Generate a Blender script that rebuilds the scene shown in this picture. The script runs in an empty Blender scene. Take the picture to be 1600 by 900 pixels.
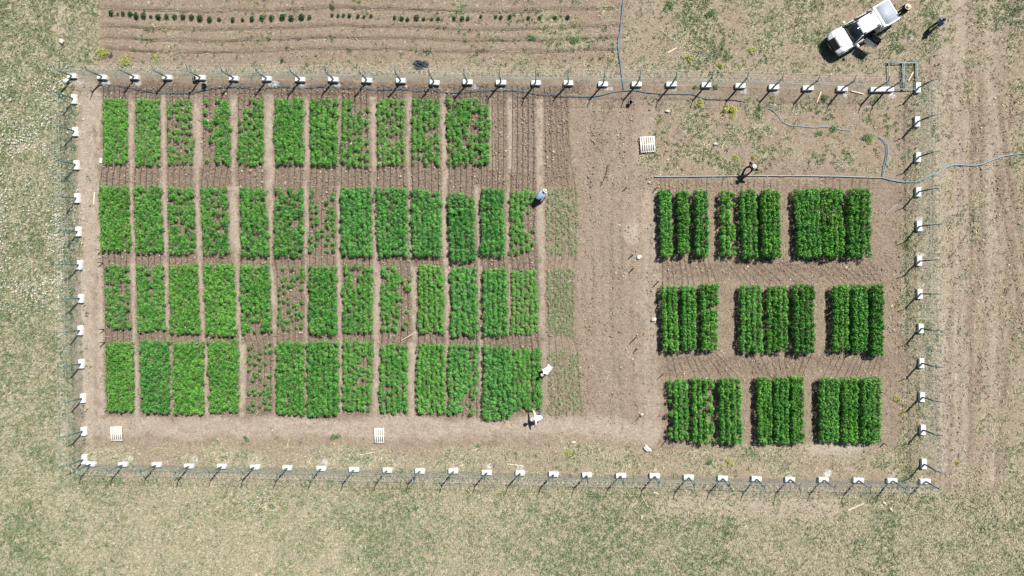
import bpy, bmesh, math, random
import numpy as np
from mathutils import Vector, Matrix
R = math.radians
random.seed(7)
rng = np.random.default_rng(11)
SC = bpy.context.scene
COL = SC.collection

# ------------------------------------------------------------------ camera
F_PX, H_CAM = 1150.0, 54.0                 # focal length in photo pixels, flying height in metres
NADIR = (868.0, 437.0)                     # photo pixel straight below the drone
_n = np.array([NADIR[0] - 800, -(NADIR[1] - 450), -F_PX]); _n /= np.linalg.norm(_n)
_z = -_n
_x = np.array([1.0, 0, 0]) - _z[0] * _z; _x /= np.linalg.norm(_x)
_y = np.cross(_z, _x)
RW = np.array([_x, _y, _z])                # camera -> world rotation
cam = bpy.data.objects.new('camera', bpy.data.cameras.new('camera'))
COL.objects.link(cam)
cam.data.sensor_width = 36.0
cam.data.lens = 36.0 * F_PX / 1600.0
cam.data.clip_start = 0.5
cam.data.clip_end = 12000
M4 = Matrix([list(RW[0]) + [0], list(RW[1]) + [0], list(RW[2]) + [H_CAM], [0, 0, 0, 1]])
cam.matrix_world = M4
SC.camera = cam

def at(px, py, z=0.0):
    """ground (or height z) point seen at a photo pixel"""
    d = RW @ np.array([px - 800.0, 450.0 - py, -F_PX])
    t = (z - H_CAM) / d[2]
    return Vector((d[0] * t, d[1] * t, z))

def to_px(X, Y, Z=0.0):
    P = np.stack([X, Y, np.zeros_like(X) + Z - H_CAM], -1) @ RW
    s = F_PX / -P[..., 2]
    return P[..., 0] * s + 800.0, 450.0 - P[..., 1] * s

# ------------------------------------------------------------------ light
SUN_ELEV = R(56)
SUN_DIR = Vector((0.65, 0.76, 0)).normalized() * math.cos(SUN_ELEV) + Vector((0, 0, math.sin(SUN_ELEV)))
world = bpy.data.worlds.new('World'); SC.world = world
world.use_nodes = True
wn = world.node_tree
bg = wn.nodes['Background']
sky = wn.nodes.new('ShaderNodeTexSky')
sky.sky_type = 'NISHITA'; sky.sun_disc = False
sky.altitude = 1200; sky.air_density = 0.8; sky.dust_density = 0.6
sky.sun_elevation = SUN_ELEV
sky.sun_rotation = math.atan2(SUN_DIR.x, SUN_DIR.y)
wn.links.new(sky.outputs[0], bg.inputs[0])
bg.inputs[1].default_value = 0.05
sun = bpy.data.objects.new('sun', bpy.data.lights.new('sun', 'SUN'))
COL.objects.link(sun)
sun.data.energy = 5.0
sun.data.angle = R(0.5)
sun.data.color = (1.0, 0.965, 0.90)
sun.rotation_euler = (-SUN_DIR).to_track_quat('-Z', 'Y').to_euler()
SC.view_settings.view_transform = 'Standard'
SC.view_settings.look = 'None'
SC.view_settings.exposure = 0.60
SC.view_settings.gamma = 1.0

# ------------------------------------------------------------------ helpers
def new_mesh(name, verts, faces_by_n, mats=(), col=None, smooth=False, mat_idx=None):
    """verts (N,3); faces_by_n: list of int arrays (F,k)"""
    verts = np.asarray(verts, dtype=np.float32).reshape(-1, 3)
    me = bpy.data.meshes.new(name)
    me.vertices.add(len(verts)); me.vertices.foreach_set('co', verts.ravel())
    loops, starts, tot = [], [], 0
    for f in faces_by_n:
        f = np.asarray(f, dtype=np.int32)
        if not len(f): continue
        k = f.shape[1]
        starts.append(tot + np.arange(len(f), dtype=np.int32) * k)
        loops.append(f.ravel()); tot += f.size
    if loops:
        loops = np.concatenate(loops); starts = np.concatenate(starts)
        me.loops.add(len(loops)); me.loops.foreach_set('vertex_index', loops)
        me.polygons.add(len(starts)); me.polygons.foreach_set('loop_start', starts)
    me.update(calc_edges=True)
    for m in mats: me.materials.append(m)
    if mat_idx is not None: me.polygons.foreach_set('material_index', np.asarray(mat_idx, dtype=np.int32))
    if smooth: me.polygons.foreach_set('use_smooth', np.ones(len(me.polygons), dtype=bool))
    if col is not None:
        a = me.color_attributes.new('tint', 'FLOAT_COLOR', 'POINT')
        c = np.ones((len(verts), 4), dtype=np.float32); c[:, :col.shape[1]] = col
        a.data.foreach_set('color', c.ravel())
    me.validate()
    return me

def link(name, me, parent=None, loc=None):
    o = bpy.data.objects.new(name, me)
    COL.objects.link(o)
    if parent is not None: o.parent = parent
    if loc is not None: o.location = loc
    return o

def tag(o, label, cat, group=None):
    o['label'] = label; o['category'] = cat
    if group: o['group'] = group
    return o

def thing(name, label, cat, loc=(0, 0, 0), rz=0.0, group=None):
    o = bpy.data.objects.new(name, None)
    o.empty_display_size = 0.2
    COL.objects.link(o)
    o.location = loc; o.rotation_euler = (0, 0, rz)
    return tag(o, label, cat, group)

class MB:
    """collects simple solids into one mesh"""
    def __init__(self): self.v = []; self.f = {3: [], 4: []}; self.n = 0
    def add(self, v, f3=(), f4=()):
        v = np.asarray(v, dtype=float).reshape(-1, 3)
        for f in f3: self.f[3].append([i + self.n for i in f])
        for f in f4: self.f[4].append([i + self.n for i in f])
        self.v.append(v); self.n += len(v); return self
    def hexa(self, p):
        return self.add(p, f4=[(0, 3, 2, 1), (4, 5, 6, 7), (0, 1, 5, 4), (1, 2, 6, 5), (2, 3, 7, 6), (3, 0, 4, 7)])
    def box(self, x0, x1, y0, y1, z0, z1, tx=0.0, ty=0.0):
        return self.hexa([(x0, y0, z0), (x1, y0, z0), (x1, y1, z0), (x0, y1, z0),
                          (x0 + tx, y0 + ty, z1), (x1 - tx, y0 + ty, z1), (x1 - tx, y1 - ty, z1), (x0 + tx, y1 - ty, z1)])
    def tube(self, pts, r, n=6, cap=True):
        pts = [Vector(p) for p in pts]; k = len(pts); rs = r if isinstance(r, (list, tuple)) else [r] * k
        vs = []; up = None
        for i, p in enumerate(pts):
            d = (pts[min(i + 1, k - 1)] - pts[max(i - 1, 0)]).normalized()
            if up is None: up = Vector((0, 0, 1)) if abs(d.z) < 0.9 else Vector((1, 0, 0))
            a = d.cross(up)
            if a.length < 1e-4: a = d.cross(Vector((0.3, 0.9, 0.2)))
            a.normalize(); b = a.cross(d); up = b.copy() if b.length > .1 else up
            for j in range(n):
                t = 2 * math.pi * j / n
                vs.append(p + (a * math.cos(t) + b * math.sin(t)) * rs[i])
        f4 = []
        for i in range(k - 1):
            for j in range(n):
                j2 = (j + 1) % n
                f4.append((i * n + j, i * n + j2, (i + 1) * n + j2, (i + 1) * n + j))
        f3 = []
        if cap:
            c0 = len(vs); vs.append(pts[0]); vs.append(pts[-1])
            for j in range(n):
                j2 = (j + 1) % n
                f3.append((c0, j2, j)); f3.append((c0 + 1, (k - 1) * n + j, (k - 1) * n + j2))
        return self.add([tuple(v) for v in vs], f3, f4)
    def lathe(self, prof, n=14, c=(0, 0, 0), axis='z'):
        vs = []
        for r, z in prof:
            for j in range(n):
                t = 2 * math.pi * j / n
                p = (r * math.cos(t), r * math.sin(t), z)
                if axis == 'y': p = (p[0], p[2], -p[1])
                vs.append((p[0] + c[0], p[1] + c[1], p[2] + c[2]))
        f4 = [(i * n + j, i * n + (j + 1) % n, (i + 1) * n + (j + 1) % n, (i + 1) * n + j)
              for i in range(len(prof) - 1) for j in range(n)]
        return self.add(vs, (), f4)
    def build(self, name, mat, parent=None, loc=None, smooth=False, bevel=0):
        me = new_mesh(name, np.concatenate(self.v), [np.array(self.f[3]).reshape(-1, 3), np.array(self.f[4]).reshape(-1, 4)], [mat], smooth=False)
        if bevel:
            bm = bmesh.new(); bm.from_mesh(me)
            bmesh.ops.remove_doubles(bm, verts=bm.verts, dist=1e-5)
            bmesh.ops.recalc_face_normals(bm, faces=bm.faces)
            es = [e for e in bm.edges if len(e.link_faces) == 2 and e.calc_face_angle() > R(25)]
            bmesh.ops.bevel(bm, geom=es, offset=bevel, segments=2, profile=0.7, affect='EDGES', clamp_overlap=True)
            bm.to_mesh(me); bm.free()
        if smooth:
            me.polygons.foreach_set('use_smooth', np.ones(len(me.polygons), dtype=bool))
            try: me.set_sharp_from_angle(angle=R(40))
            except Exception: pass
        return link(name, me, parent, loc)

def copy_thing(o, loc, rz=None):
    """the thing with copies of its parts and sub-parts"""
    r = o.copy(); COL.objects.link(r); r.location = loc
    if rz is not None: r.rotation_euler = (0, 0, rz)
    for ch in list(o.children):
        c = ch.copy(); COL.objects.link(c); c.parent = r
        for g in list(ch.children):
            d = g.copy(); COL.objects.link(d); d.parent = c
    return r

# ------------------------------------------------------------------ materials
def mat(name, rgb, rough=0.8, spec=0.3, metal=0.0, var=0.0, scale=6.0, bump=0.0, coat=0.0, detail=4):
    m = bpy.data.materials.new(name); m.use_nodes = True
    nt = m.node_tree; b = nt.nodes['Principled BSDF']
    b.inputs['Base Color'].default_value = (*rgb, 1)
    b.inputs['Roughness'].default_value = rough
    b.inputs['Metallic'].default_value = metal
    b.inputs['Specular IOR Level'].default_value = spec
    if coat: b.inputs['Coat Weight'].default_value = coat; b.inputs['Coat Roughness'].default_value = 0.05
    if var or bump:
        tc = nt.nodes.new('ShaderNodeTexCoord')
        no = nt.nodes.new('ShaderNodeTexNoise'); no.inputs['Scale'].default_value = scale; no.inputs['Detail'].default_value = detail
        nt.links.new(tc.outputs['Object'], no.inputs['Vector'])
        if var:
            mx = nt.nodes.new('ShaderNodeMix'); mx.data_type = 'RGBA'
            mx.inputs[6].default_value = (*[c * (1 - var) for c in rgb], 1)
            mx.inputs[7].default_value = (*[min(1, c * (1 + var)) for c in rgb], 1)
            nt.links.new(no.outputs[0], mx.inputs[0]); nt.links.new(mx.outputs[2], b.inputs['Base Color'])
        if bump:
            bp = nt.nodes.new('ShaderNodeBump'); bp.inputs['Strength'].default_value = bump; bp.inputs['Distance'].default_value = 0.02
            nt.links.new(no.outputs[0], bp.inputs['Height']); nt.links.new(bp.outputs[0], b.inputs['Normal'])
    return m

def leaf_mat(name, trans=0.25):
    m = bpy.data.materials.new(name); m.use_nodes = True
    nt = m.node_tree; nt.nodes.clear()
    out = nt.nodes.new('ShaderNodeOutputMaterial')
    at_ = nt.nodes.new('ShaderNodeVertexColor'); at_.layer_name = 'tint'
    d = nt.nodes.new('ShaderNodeBsdfDiffuse'); t = nt.nodes.new('ShaderNodeBsdfTranslucent')
    mx = nt.nodes.new('ShaderNodeMixShader'); mx.inputs[0].default_value = trans
    nt.links.new(at_.outputs[0], d.inputs[0]); nt.links.new(at_.outputs[0], t.inputs[0])
    nt.links.new(d.outputs[0], mx.inputs[1]); nt.links.new(t.outputs[0], mx.inputs[2])
    nt.links.new(mx.outputs[0], out.inputs[0])
    return m

LEAF = leaf_mat('crop_leaf', 0.22)
GRASS = leaf_mat('grass_blade', 0.2)
CLOD = leaf_mat('soil_clod', 0.0)
CONC = mat('white_painted_concrete', (0.70, 0.70, 0.685), 0.85, 0.2, var=0.16, scale=9, bump=0.25)
STEEL_G = mat('green_grey_post_paint', (0.085, 0.15, 0.14), 0.55, 0.4, var=0.25, scale=20)
STEEL_T = mat('teal_grey_gate_paint', (0.22, 0.31, 0.32), 0.5, 0.5, var=0.2, scale=14)
WIRE = mat('green_mesh_wire', (0.15, 0.24, 0.22), 0.6, 0.4)
GALV = mat('galvanised_wire', (0.66, 0.68, 0.67), 0.5, 0.5, metal=0.1)
BLACKPE = mat('black_plastic_tube', (0.02, 0.02, 0.022), 0.5, 0.4)
HOSE_B = mat('blue_hose', (0.07, 0.16, 0.23), 0.45, 0.4, var=0.2, scale=3)
HOSE_P = mat('pale_blue_hose', (0.17, 0.30, 0.39), 0.5, 0.4, var=0.2, scale=3)
PIPE_G = mat('grey_pipe', (0.27, 0.31, 0.34), 0.45, 0.5, var=0.15, scale=3)
WOOD_P = mat('pale_plank_wood', (0.62, 0.52, 0.40), 0.8, 0.2, var=0.18, scale=14, bump=0.2)
WOOD_W = mat('bleached_pallet_wood', (0.74, 0.71, 0.65), 0.85, 0.2, var=0.14, scale=12, bump=0.3)
WOOD_D = mat('dark_stake_wood', (0.13, 0.10, 0.075), 0.9, 0.2, var=0.3, scale=20, bump=0.3)
STONE_W = mat('white_stone', (.50, .48, .44), 0.9, 0.2, var=0.15, scale=8, bump=0.6)
NET_B = mat('dark_net_plastic', (0.05, 0.065, 0.075), 0.7, 0.3, var=0.4, scale=12)

# ------------------------------------------------------------------ plots of the crop, read off the photograph
# (xtl, xtr, ytop, xbl, xbr, ybot), canopy height, colour key, cover, look, gaps [(u0,v0,u1,v1,p)], mode
A = 'row'; B = 'plant'; S = 'seed'
LEFT = [
 [((159,197,152,159,199,257),.34,'lime',1.0,'low light green',[(.45,.5,.6,.85,.75)],A),
  ((210,248,152,210,249,259),.36,'lime2',.97,'light green lightly patchy',[(.5,.55,.65,.85,.6)],A),
  ((258,298,152,260,301,257),.38,'lime2',.80,'light green narrow-rowed',[(.15,.0,.32,.8,.35),(.45,.1,.65,.8,.45)],B),
  ((315,357,152,316,360,258),.45,'mid',.96,'half empty two-rowed',[(0,0,.48,.38,.0),(0,.38,.3,.62,.35),(.3,.38,.46,.8,.25),(0,.62,.46,1,.04)],B),
  ((371,410,152,369,411,258),.45,'mid',.92,'bare-cornered patchy',[(0,0,.30,.28,.12),(.3,.05,.5,.2,.5),(.1,.28,.35,.55,.6)],B),
  ((427,472,152,428,473,257),.55,'mid',.97,'clumpy bright green',[(.42,.03,.6,.18,.3)],A),
  ((484,526,153,484,527,258),.56,'mid',.97,'clumpy mid green',[(.3,.15,.45,.25,.2)],A),
  ((533,576,153,531,578,261),.46,'mid',.90,'worn-topped patchy',[(.5,.0,1,.55,.55),(.72,.0,1,.75,.35),(.3,.1,.5,.2,.4)],B),
  ((588,631,152,588,633,260),.38,'lime2',.82,'pale thin-rowed',[(.3,.3,.75,.6,.55)],B),
  ((643,686,152,641,688,260),.44,'mid',.84,'gappy scattered-leafed',[(.4,.4,.75,.6,.3),(.0,.85,.4,1,.3),(.75,.55,.95,.9,.4)],B),
  ((697,762,152,700,765,259),.50,'mid',.93,'wide split green',[(.60,0,.68,1,.08),(.0,.66,.3,.78,.3),(.75,.0,.9,.2,.25)],B)],
 [((152,198,288,156,201,394),.56,'lime',1.0,'very dense grass green',[],A),
  ((207,249,287,210,253,396),.56,'mid',.98,'dense green dark-topped',[(.3,.05,.6,.2,.6)],A),
  ((260,301,290,262,304,397),.55,'mid',.94,'green plot with a slit',[(.55,.0,.66,.45,.1),(.2,.4,.5,.6,.4)],A),
  ((311,353,290,315,357,399),.58,'dark',.93,'dark green narrow-gapped',[(.65,.3,.78,.7,.25),(.1,.12,.5,.22,.5)],A),
  ((372,413,292,375,420,402),.62,'dark',.97,'dark green notched',[(.42,.62,.62,.74,.1),(.35,.15,.6,.25,.5)],A),
  ((428,472,290,426,473,403),.60,'dark',.92,'dark green streaky',[(.3,.0,.42,.25,.2),(.68,.05,.76,.7,.3)],A),
  ((482,524,292,481,524,397),.45,'dark',.66,'mostly bare sparse',[(.16,.0,.85,.2,.04),(.42,.2,.62,.45,.0),(.0,.2,.16,.5,.6),(.1,.32,.45,.45,.4),(.45,.7,.62,1,.1)],B),
  ((531,580,291,533,580,402),.66,'blue',1.0,'very dense blue-green',[],A),
  ((586,634,291,590,637,401),.66,'blue',.99,'dense blue-green creased',[(.42,.05,.5,.4,.5)],A),
  ((642,688,294,645,689,402),.66,'blue',.99,'dense blue-green chip-topped',[(.6,.0,.85,.08,.2)],A),
  ((699,740,300,702,745,410),.70,'blued',.98,'dark blue-green',[(.75,.0,1,.12,.3)],A),
  ((751,788,293,751,789,401),.66,'blued',.98,'slim dark blue-green',[],A),
  ((796,836,297,796,838,398),.40,'mid',.92,'half-picked green',[(.5,.18,1,.62,.12),(.45,.62,1,.8,.5),(.0,.78,1,1,.6)],B),
  ((855,903,290,855,903,400),.20,'pale',.8,'grey-green seedling',[],S)],
 [((160,199,412,163,204,517),.48,'midg',.94,'dull green lightly patchy',[(.7,.3,1,.9,.7)],A),
  ((211,253,412,213,256,518),.50,'mid',.97,'green plot with a nick in its top',[(.45,.0,.62,.32,.05)],A),
  ((262,306,411,264,311,524),.56,'lime',1.0,'dense bright green',[],A),
  ((316,364,410,321,366,526),.60,'lime',1.0,'wide dense bright green',[],A),
  ((372,419,412,377,422,522),.58,'mid',.97,'green thin-footed',[(.1,.75,.6,1,.6)],A),
  ((430,475,415,433,473,518),.42,'midg',.52,'sparse scattered',[(.3,.5,.7,.8,.4)],B),
  ((481,523,413,481,526,525),.66,'dark',1.0,'tall dark green',[],A),
  ((535,581,413,535,582,522),.52,'mid',.93,'green plot parted at its top',[(.38,.0,.52,.35,.06),(.4,.8,.55,1,.3)],A),
  ((594,640,414,596,641,519),.46,'mid',.93,'half green half bare',[(.62,.0,1,.3,.03),(.62,.3,1,1,.28)],B),
  ((652,691,413,652,695,521),.56,'lime3',1.0,'dense yellow-green',[],A),
  ((704,745,416,703,748,527),.62,'blue',.98,'blue-green bumpy',[],A),
  ((754,792,418,754,794,526),.64,'blue',.99,'slim blue-green',[],A),
  ((799,841,420,798,842,524),.32,'lime2',.88,'low yellowish green',[],B),
  ((853,898,417,856,898,527),.20,'pale',.85,'grey-green seedling',[],S)],
 [((163,205,533,165,207,645),.58,'lime',1.0,'dense bright green short-cornered',[(0,0,.16,.08,.0)],A),
  ((216,262,531,219,264,647),.62,'midd',1.0,'dense deep green',[],A),
  ((268,315,533,271,317,649),.60,'lime',1.0,'dense grass green',[],A),
  ((323,370,531,327,371,646),.56,'lime',.97,'rough yellow-tinged green',[],A),
  ((385,425,532,383,425,645),.46,'midg',.48,'sparse straggly',[(.4,.3,.75,1,.5)],B),
  ((430,473,532,429,476,650),.62,'mid',1.0,'dense green ribbed',[],A),
  ((479,527,532,479,527,652),.66,'dark',1.0,'tall dense dark green',[],A),
  ((535,582,531,534,579,644),.50,'mid',.94,'green plot holed on its right',[(.6,.2,.85,.45,.3),(.55,.5,.8,.62,.2)],A),
  ((593,636,536,592,637,646),.50,'mid',.97,'green plot slant-topped',[(0,0,.3,.08,.1),(.3,.6,.42,.75,.3)],A),
  ((651,695,535,650,697,648),.56,'lime3',1.0,'dense even yellow-green',[],A),
  ((701,747,538,700,748,650),.56,'blue',.98,'blue-green plot cut off at its corner',[(.72,.0,.8,.4,.2),(.55,.62,1,.92,.02),(.72,.58,1,.65,.3),(.42,.75,.6,1,.1),(.5,.92,.7,1,.3)],A),
  ((755,800,539,754,800,657),.66,'blue',.99,'tall blue-green',[],A),
  ((800,845,543,800,846,643),.44,'mid',.95,'low ribbed green',[],A),
  ((855,905,545,860,912,650),.20,'pale',.7,'thin seedling',[],S)],
]
RIGHT = [
 [[(1028,1051,293,1031,1054,404),(1056,1079,294,1057,1081,400),(1083,1110,293,1086,1111,403)],
  [(1123,1153,295,1125,1154,402),(1154,1185,293,1158,1188,407),(1188,1222,293,1190,1224,405)],
  [(1240,1282,292,1246,1286,404),(1283,1321,290,1286,1321,404),(1324,1364,292,1324,1366,404)]],
 [[(1030,1060,443,1034,1064,552),(1062,1090,444,1064,1092,550),(1092,1127,441,1097,1124,551)],
  [(1155,1193,443,1155,1195,554),(1196,1234,444,1198,1234,553),(1238,1276,442,1239,1277,555)],
  [(1299,1330,444,1301,1330,552),(1330,1360,442,1333,1359,553),(1360,1384,441,1361,1384,557)]],
 [[(1041,1077,591,1044,1079,694),(1079,1117,588,1080,1121,696),(1121,1161,588,1123,1165,697)],
  [(1181,1209,587,1184,1210,696),(1208,1236,586,1209,1236,696),(1235,1259,586,1235,1260,696)],
  [(1280,1314,588,1280,1314,695),(1314,1344,587,1316,1344,696),(1344,1380,588,1345,1380,696)]],
]

# footings of the wire fence, as photographed
TOPX = [(115, 119.5), (162, 121), (212, 121), (263, 121.5), (315, 122), (367, 123), (418, 123.5), (470, 124.5), (522, 125), (574, 126), (627, 127), (679, 129), (731, 129), (783, 129.5),
        (837, 130), (888, 130.5), (942, 132), (995, 132), (1049, 132.5), (1103, 133.5), (1156, 134.5), (1208, 136.5), (1261.5, 138), (1315.5, 139), (1367, 140), (1385, 141)]
RIGHTY = [(1433, 138), (1432, 191), (1433, 246), (1433.5, 300), (1434, 354), (1435, 408), (1436, 459), (1437, 513), (1438, 567), (1439, 620), (1440, 671), (1442, 724)]
BOTX = [(144, 724.5), (194, 725.5), (246, 726), (297, 727.5), (348, 728), (399, 729), (450.5, 730.5), (502.5, 731.5), (554, 733), (605.5, 734), (657, 735), (709, 735.5), (761, 737.5), (812.8, 738.5),
        (865, 740.5), (917, 742), (969.5, 742.5), (1022.5, 743), (1075.5, 745), (1128.5, 746.5), (1181, 747.5), (1233, 748), (1286, 749), (1339.5, 749.5), (1392.5, 750), (1444, 751)]
LEFTY = [(117, 155), (119, 206), (121, 258), (122, 310), (124, 362), (126, 414), (127.5, 466), (127.5, 516), (129, 568), (131, 622), (132, 673), (133, 717)]

# ------------------------------------------------------------------ ground sheet
def vnoise(x, y, s, seed):
    """smooth value noise in about 0..1"""
    r = np.random.default_rng(seed); T = r.random((256, 256))
    u, v = x / s + 1000.3, y / s + 1000.7
    iu, iv = np.floor(u).astype(int), np.floor(v).astype(int)
    fu, fv = u - iu, v - iv
    fu, fv = fu * fu * (3 - 2 * fu), fv * fv * (3 - 2 * fv)
    a = T[iu % 256, iv % 256]; b = T[(iu + 1) % 256, iv % 256]
    c = T[iu % 256, (iv + 1) % 256]; d = T[(iu + 1) % 256, (iv + 1) % 256]
    return (a * (1 - fu) + b * fu) * (1 - fv) + (c * (1 - fu) + d * fu) * fv
def fbm(x, y, s, seed, o=3):
    return sum(vnoise(x, y, s / 2 ** i, seed + i) * 0.5 ** i for i in range(o)) / sum(0.5 ** i for i in range(o))
def ss(x, a, b):
    t = np.clip((x - a) / (b - a), 0, 1); return t * t * (3 - 2 * t)
def boxm(X, Y, x0, x1, y0, y1, s=8):
    return ss(X, x0 - s, x0 + s) * (1 - ss(X, x1 - s, x1 + s)) * ss(Y, y0 - s, y0 + s) * (1 - ss(Y, y1 - s, y1 + s))
def blob(X, Y, cx, cy, rx, ry):
    return np.clip(1.3 - ((X - cx) / rx) ** 2 - ((Y - cy) / ry) ** 2, 0, 1)

def top_f(X): return 119.5 + (X - 115) * 0.0166
def bot_f(X): return 725 + (X - 144) * 0.0200
def left_f(Y): return 113 + (Y - 120) * 0.036
def right_f(Y): return 1432 + (Y - 140) * 0.018

def masks(X, Y):
    """grass, tilled, dust, green fractions of the ground as they lie in the place (X, Y are the survey grid: photo pixels on the ground)"""
    n1 = fbm(X, Y, 46, 1); n2 = fbm(X, Y, 18, 5); n3 = fbm(X, Y, 160, 9)
    Xd = X + (n1 - .5) * 22 + (n2 - .5) * 12; Yd = Y + (fbm(X, Y, 40, 21) - .5) * 22 + (fbm(X, Y, 15, 25) - .5) * 10
    lf, rf, tf, bf = left_f(Y), right_f(Y), top_f(X), bot_f(X)
    g = np.zeros_like(X); t = np.zeros_like(X); d = np.zeros_like(X); gr = np.zeros_like(X) + .35
    left = 1 - ss(Xd, lf - 2, lf + 16)
    topl = (1 - ss(Xd, 140, 165)) * (1 - ss(Yd, 95, 120))
    bot = ss(Yd, bf + 4, bf + 22)
    g = np.maximum(g, left * .95); g = np.maximum(g, topl * .95)
    g = np.maximum(g, bot * (.62 + .3 * n3))
    gr = np.where(np.maximum(left, topl) > .5, .62, gr)
    gr = np.where(bot > .5, .30 + .55 * ss(n3, .35, .7) - .18 * ss(X, 1000, 1300), gr)
    # strip inside the lower and left fence
    strip = boxm(Xd, Yd, 135, 1440, 690, 745, 18)
    g = np.maximum(g, strip * (.30 + .5 * ss(n1, .42, .62))); gr = np.where(strip > .4, .22, gr)
    g = np.maximum(g, boxm(Xd, Yd, 120, 140, 470, 700, 8) * .6)
    # verges round the right hand side
    east = ss(Xd, 1398, 1412)
    g = np.maximum(g, east * (.40 - .18 * ss(X, 1470, 1500) + .58 * ss(n1 * .6 + n2 * .4, .48, .64)) * ss(Y, 100, 130)); 
    gr = np.where(east > .5, .22, gr)
    trn = boxm(Xd, Yd, 975, 1700, -400, 112, 14)
    g = np.maximum(g, trn * (.20 + .75 * ss(n1 * .6 + n2 * .4, .47, .64))); gr = np.where(trn > .5, .45, gr)
    ne = boxm(Xd, Yd, 1005, 1400, 150, 268, 12)
    g = np.maximum(g, ne * (.10 + .72 * ss(n1 * .6 + n2 * .4, .50, .66))); gr = np.where(ne > .5, .42, gr)
    # ploughed land beyond the upper fence
    topm = boxm(Xd, Yd, 158, 972, -400, 104, 12)
    g = np.where(topm > .3, np.maximum(.05, .45 * ss(n1, .54, .72) * (.6 + ss(X, 600, 950))), g)
    t = np.maximum(t, topm * .35)
    g = np.maximum(g, boxm(Xd, Yd, 120, 1420, 98, 118, 6) * .38)
    gr = np.where(boxm(X, Y, 120, 1420, 96, 118, 4) > .5, .3, gr)
    # tilled beds
    tl = np.zeros_like(X)
    for row, dy0, dy1 in zip(LEFT, (20, 30, 18, 18), (34, 16, 16, 8)):
        for q in row:
            wt = .35 if q[6] == S else 1.0
            xtl, xtr, y0, xbl, xbr, y1 = q[0]
            f = np.clip((Y - y0) / (y1 - y0), 0, 1)
            xa, xb = xtl + (xbl - xtl) * f - 2, xtr + (xbr - xtr) * f + 2
            wd = (n2 - .5) * 6
            tl = np.maximum(tl, wt * ss(X + wd, xa - 3, xa + 3) * (1 - ss(X + wd, xb - 3, xb + 3)) * ss(Y, y0 - dy0 - 4, y0 - dy0 + 4) * (1 - ss(Y, y1 + dy1 - 4, y1 + dy1 + 4)))
    for x0, x1 in ((768, 793), (800, 838), (848, 888)):
        tl = np.maximum(tl, boxm(X, Y, x0, x1, 140, 292, 3) * .9)
    t = np.maximum(t, tl)
    t = np.maximum(t, boxm(Xd, Yd, 150, 905, 133, 150, 5) * .85)
    t = np.maximum(t, boxm(Xd, Yd, 1025, 1395, 279, 296, 5) * .55)
    t = np.maximum(t, boxm(Xd, Yd, 1030, 1388, 406, 440, 6) * (.55 + .5 * n2))
    t = np.maximum(t, boxm(Xd, Yd, 1035, 1390, 556, 586, 6) * (.55 + .5 * n2))
    t = np.maximum(t, boxm(Xd, Yd, 1025, 1392, 285, 705, 8) * .35)
    st1 = fbm(X + (n1 - .5) * 14, Y * .10, 7, 301, 2); st2 = fbm(X * .10, Y + (n1 - .5) * 10, 7, 305, 2)
    t = np.maximum(t, boxm(Xd, Yd, 903, 1028, 150, 668, 8) * ss(st1, .48, .72) * .85)
    t = np.maximum(t, boxm(Xd, Yd, 903, 1028, 255, 300, 10) * ss(st2, .5, .7) * .6)
    t = np.maximum(t, boxm(Xd, Yd, 1440, 1750, 110, 790, 14) * ss(st1, .47, .70) * .9)
    t = np.maximum(t, boxm(Xd, Yd, 1388, 1412, 285, 705, 5) * .45)
    g = g * (1 - .6 * boxm(Xd, Yd, 1440, 1750, 110, 770, 14) * ss(st1, .40, .60))
    for x0, k in ((1552, .16), (1571, .16), (1533, .02), (1500, -.01), (1519, -.01)):
        u = X - x0 - (Y - 230) * k - (fbm(X, Y, 90, 81) - .5) * 10
        t = np.maximum(t, .9 * np.exp(-(u / 3.0) ** 2) * ss(Y, 110, 180) * (1 - ss(Y, 690, 780))); g = g * (1 - .8 * np.exp(-(u / 3.5) ** 2) * ss(Y, 110, 180) * (1 - ss(Y, 690, 780)))
    # foot-worn, damp and crusted spots on the open soil
    foot = ss(fbm(X, Y, 9, 311, 2), .60, .74) * boxm(X, Y, 125, 1415, 125, 700, 8)
    t = np.maximum(t, foot * .55)
    rr2 = np.hypot(X - 1560, Y + 90) + (n2 - .5) * 3
    t = np.maximum(t, boxm(Xd, Yd, 1512, 1660, -90, 78, 12) * ss(np.sin(rr2 / 1.55), .1, .8) * ss(fbm(X, Y, 16, 333), .38, .55) * .95)
    inner = boxm(Xd, Yd, 120, 1412, 124, 700, 10)
    g = np.where(inner > .5, np.where(ne > .3, g, g * .35 * (1 - t)), g)
    # dusty, trodden and bleached ground
    d = np.maximum(d, boxm(Xd, Yd, 126, 152, 130, 690, 5) * .75)
    d = np.maximum(d, boxm(Xd, Yd, 908, 1026, 150, 690, 10) * (.05 + .25 * n2))
    t = np.maximum(t, boxm(Xd, Yd, 905, 990, 150, 660, 8) * (.10 + .45 * n2))
    d = np.maximum(d, boxm(Xd, Yd, 1003, 1028, 285, 690, 6) * .5)
    d = np.maximum(d, boxm(Xd, Yd, 140, 1030, 654, 682, 8) * .75)
    d = np.maximum(d, boxm(X, Y, 150, 850, 145, 650, 4) * (1 - t) * .75)
    d = np.maximum(d, boxm(Xd, Yd, 1020, 1310, 772, 806, 12) * .75)
    for xc, w in ((1476, 7), (1500, 10), (1548, 9)):
        d = np.maximum(d, boxm(X + (n1 - .5) * 16, Y, xc - w, xc + w, -500, 760, 6) * .55)
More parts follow.
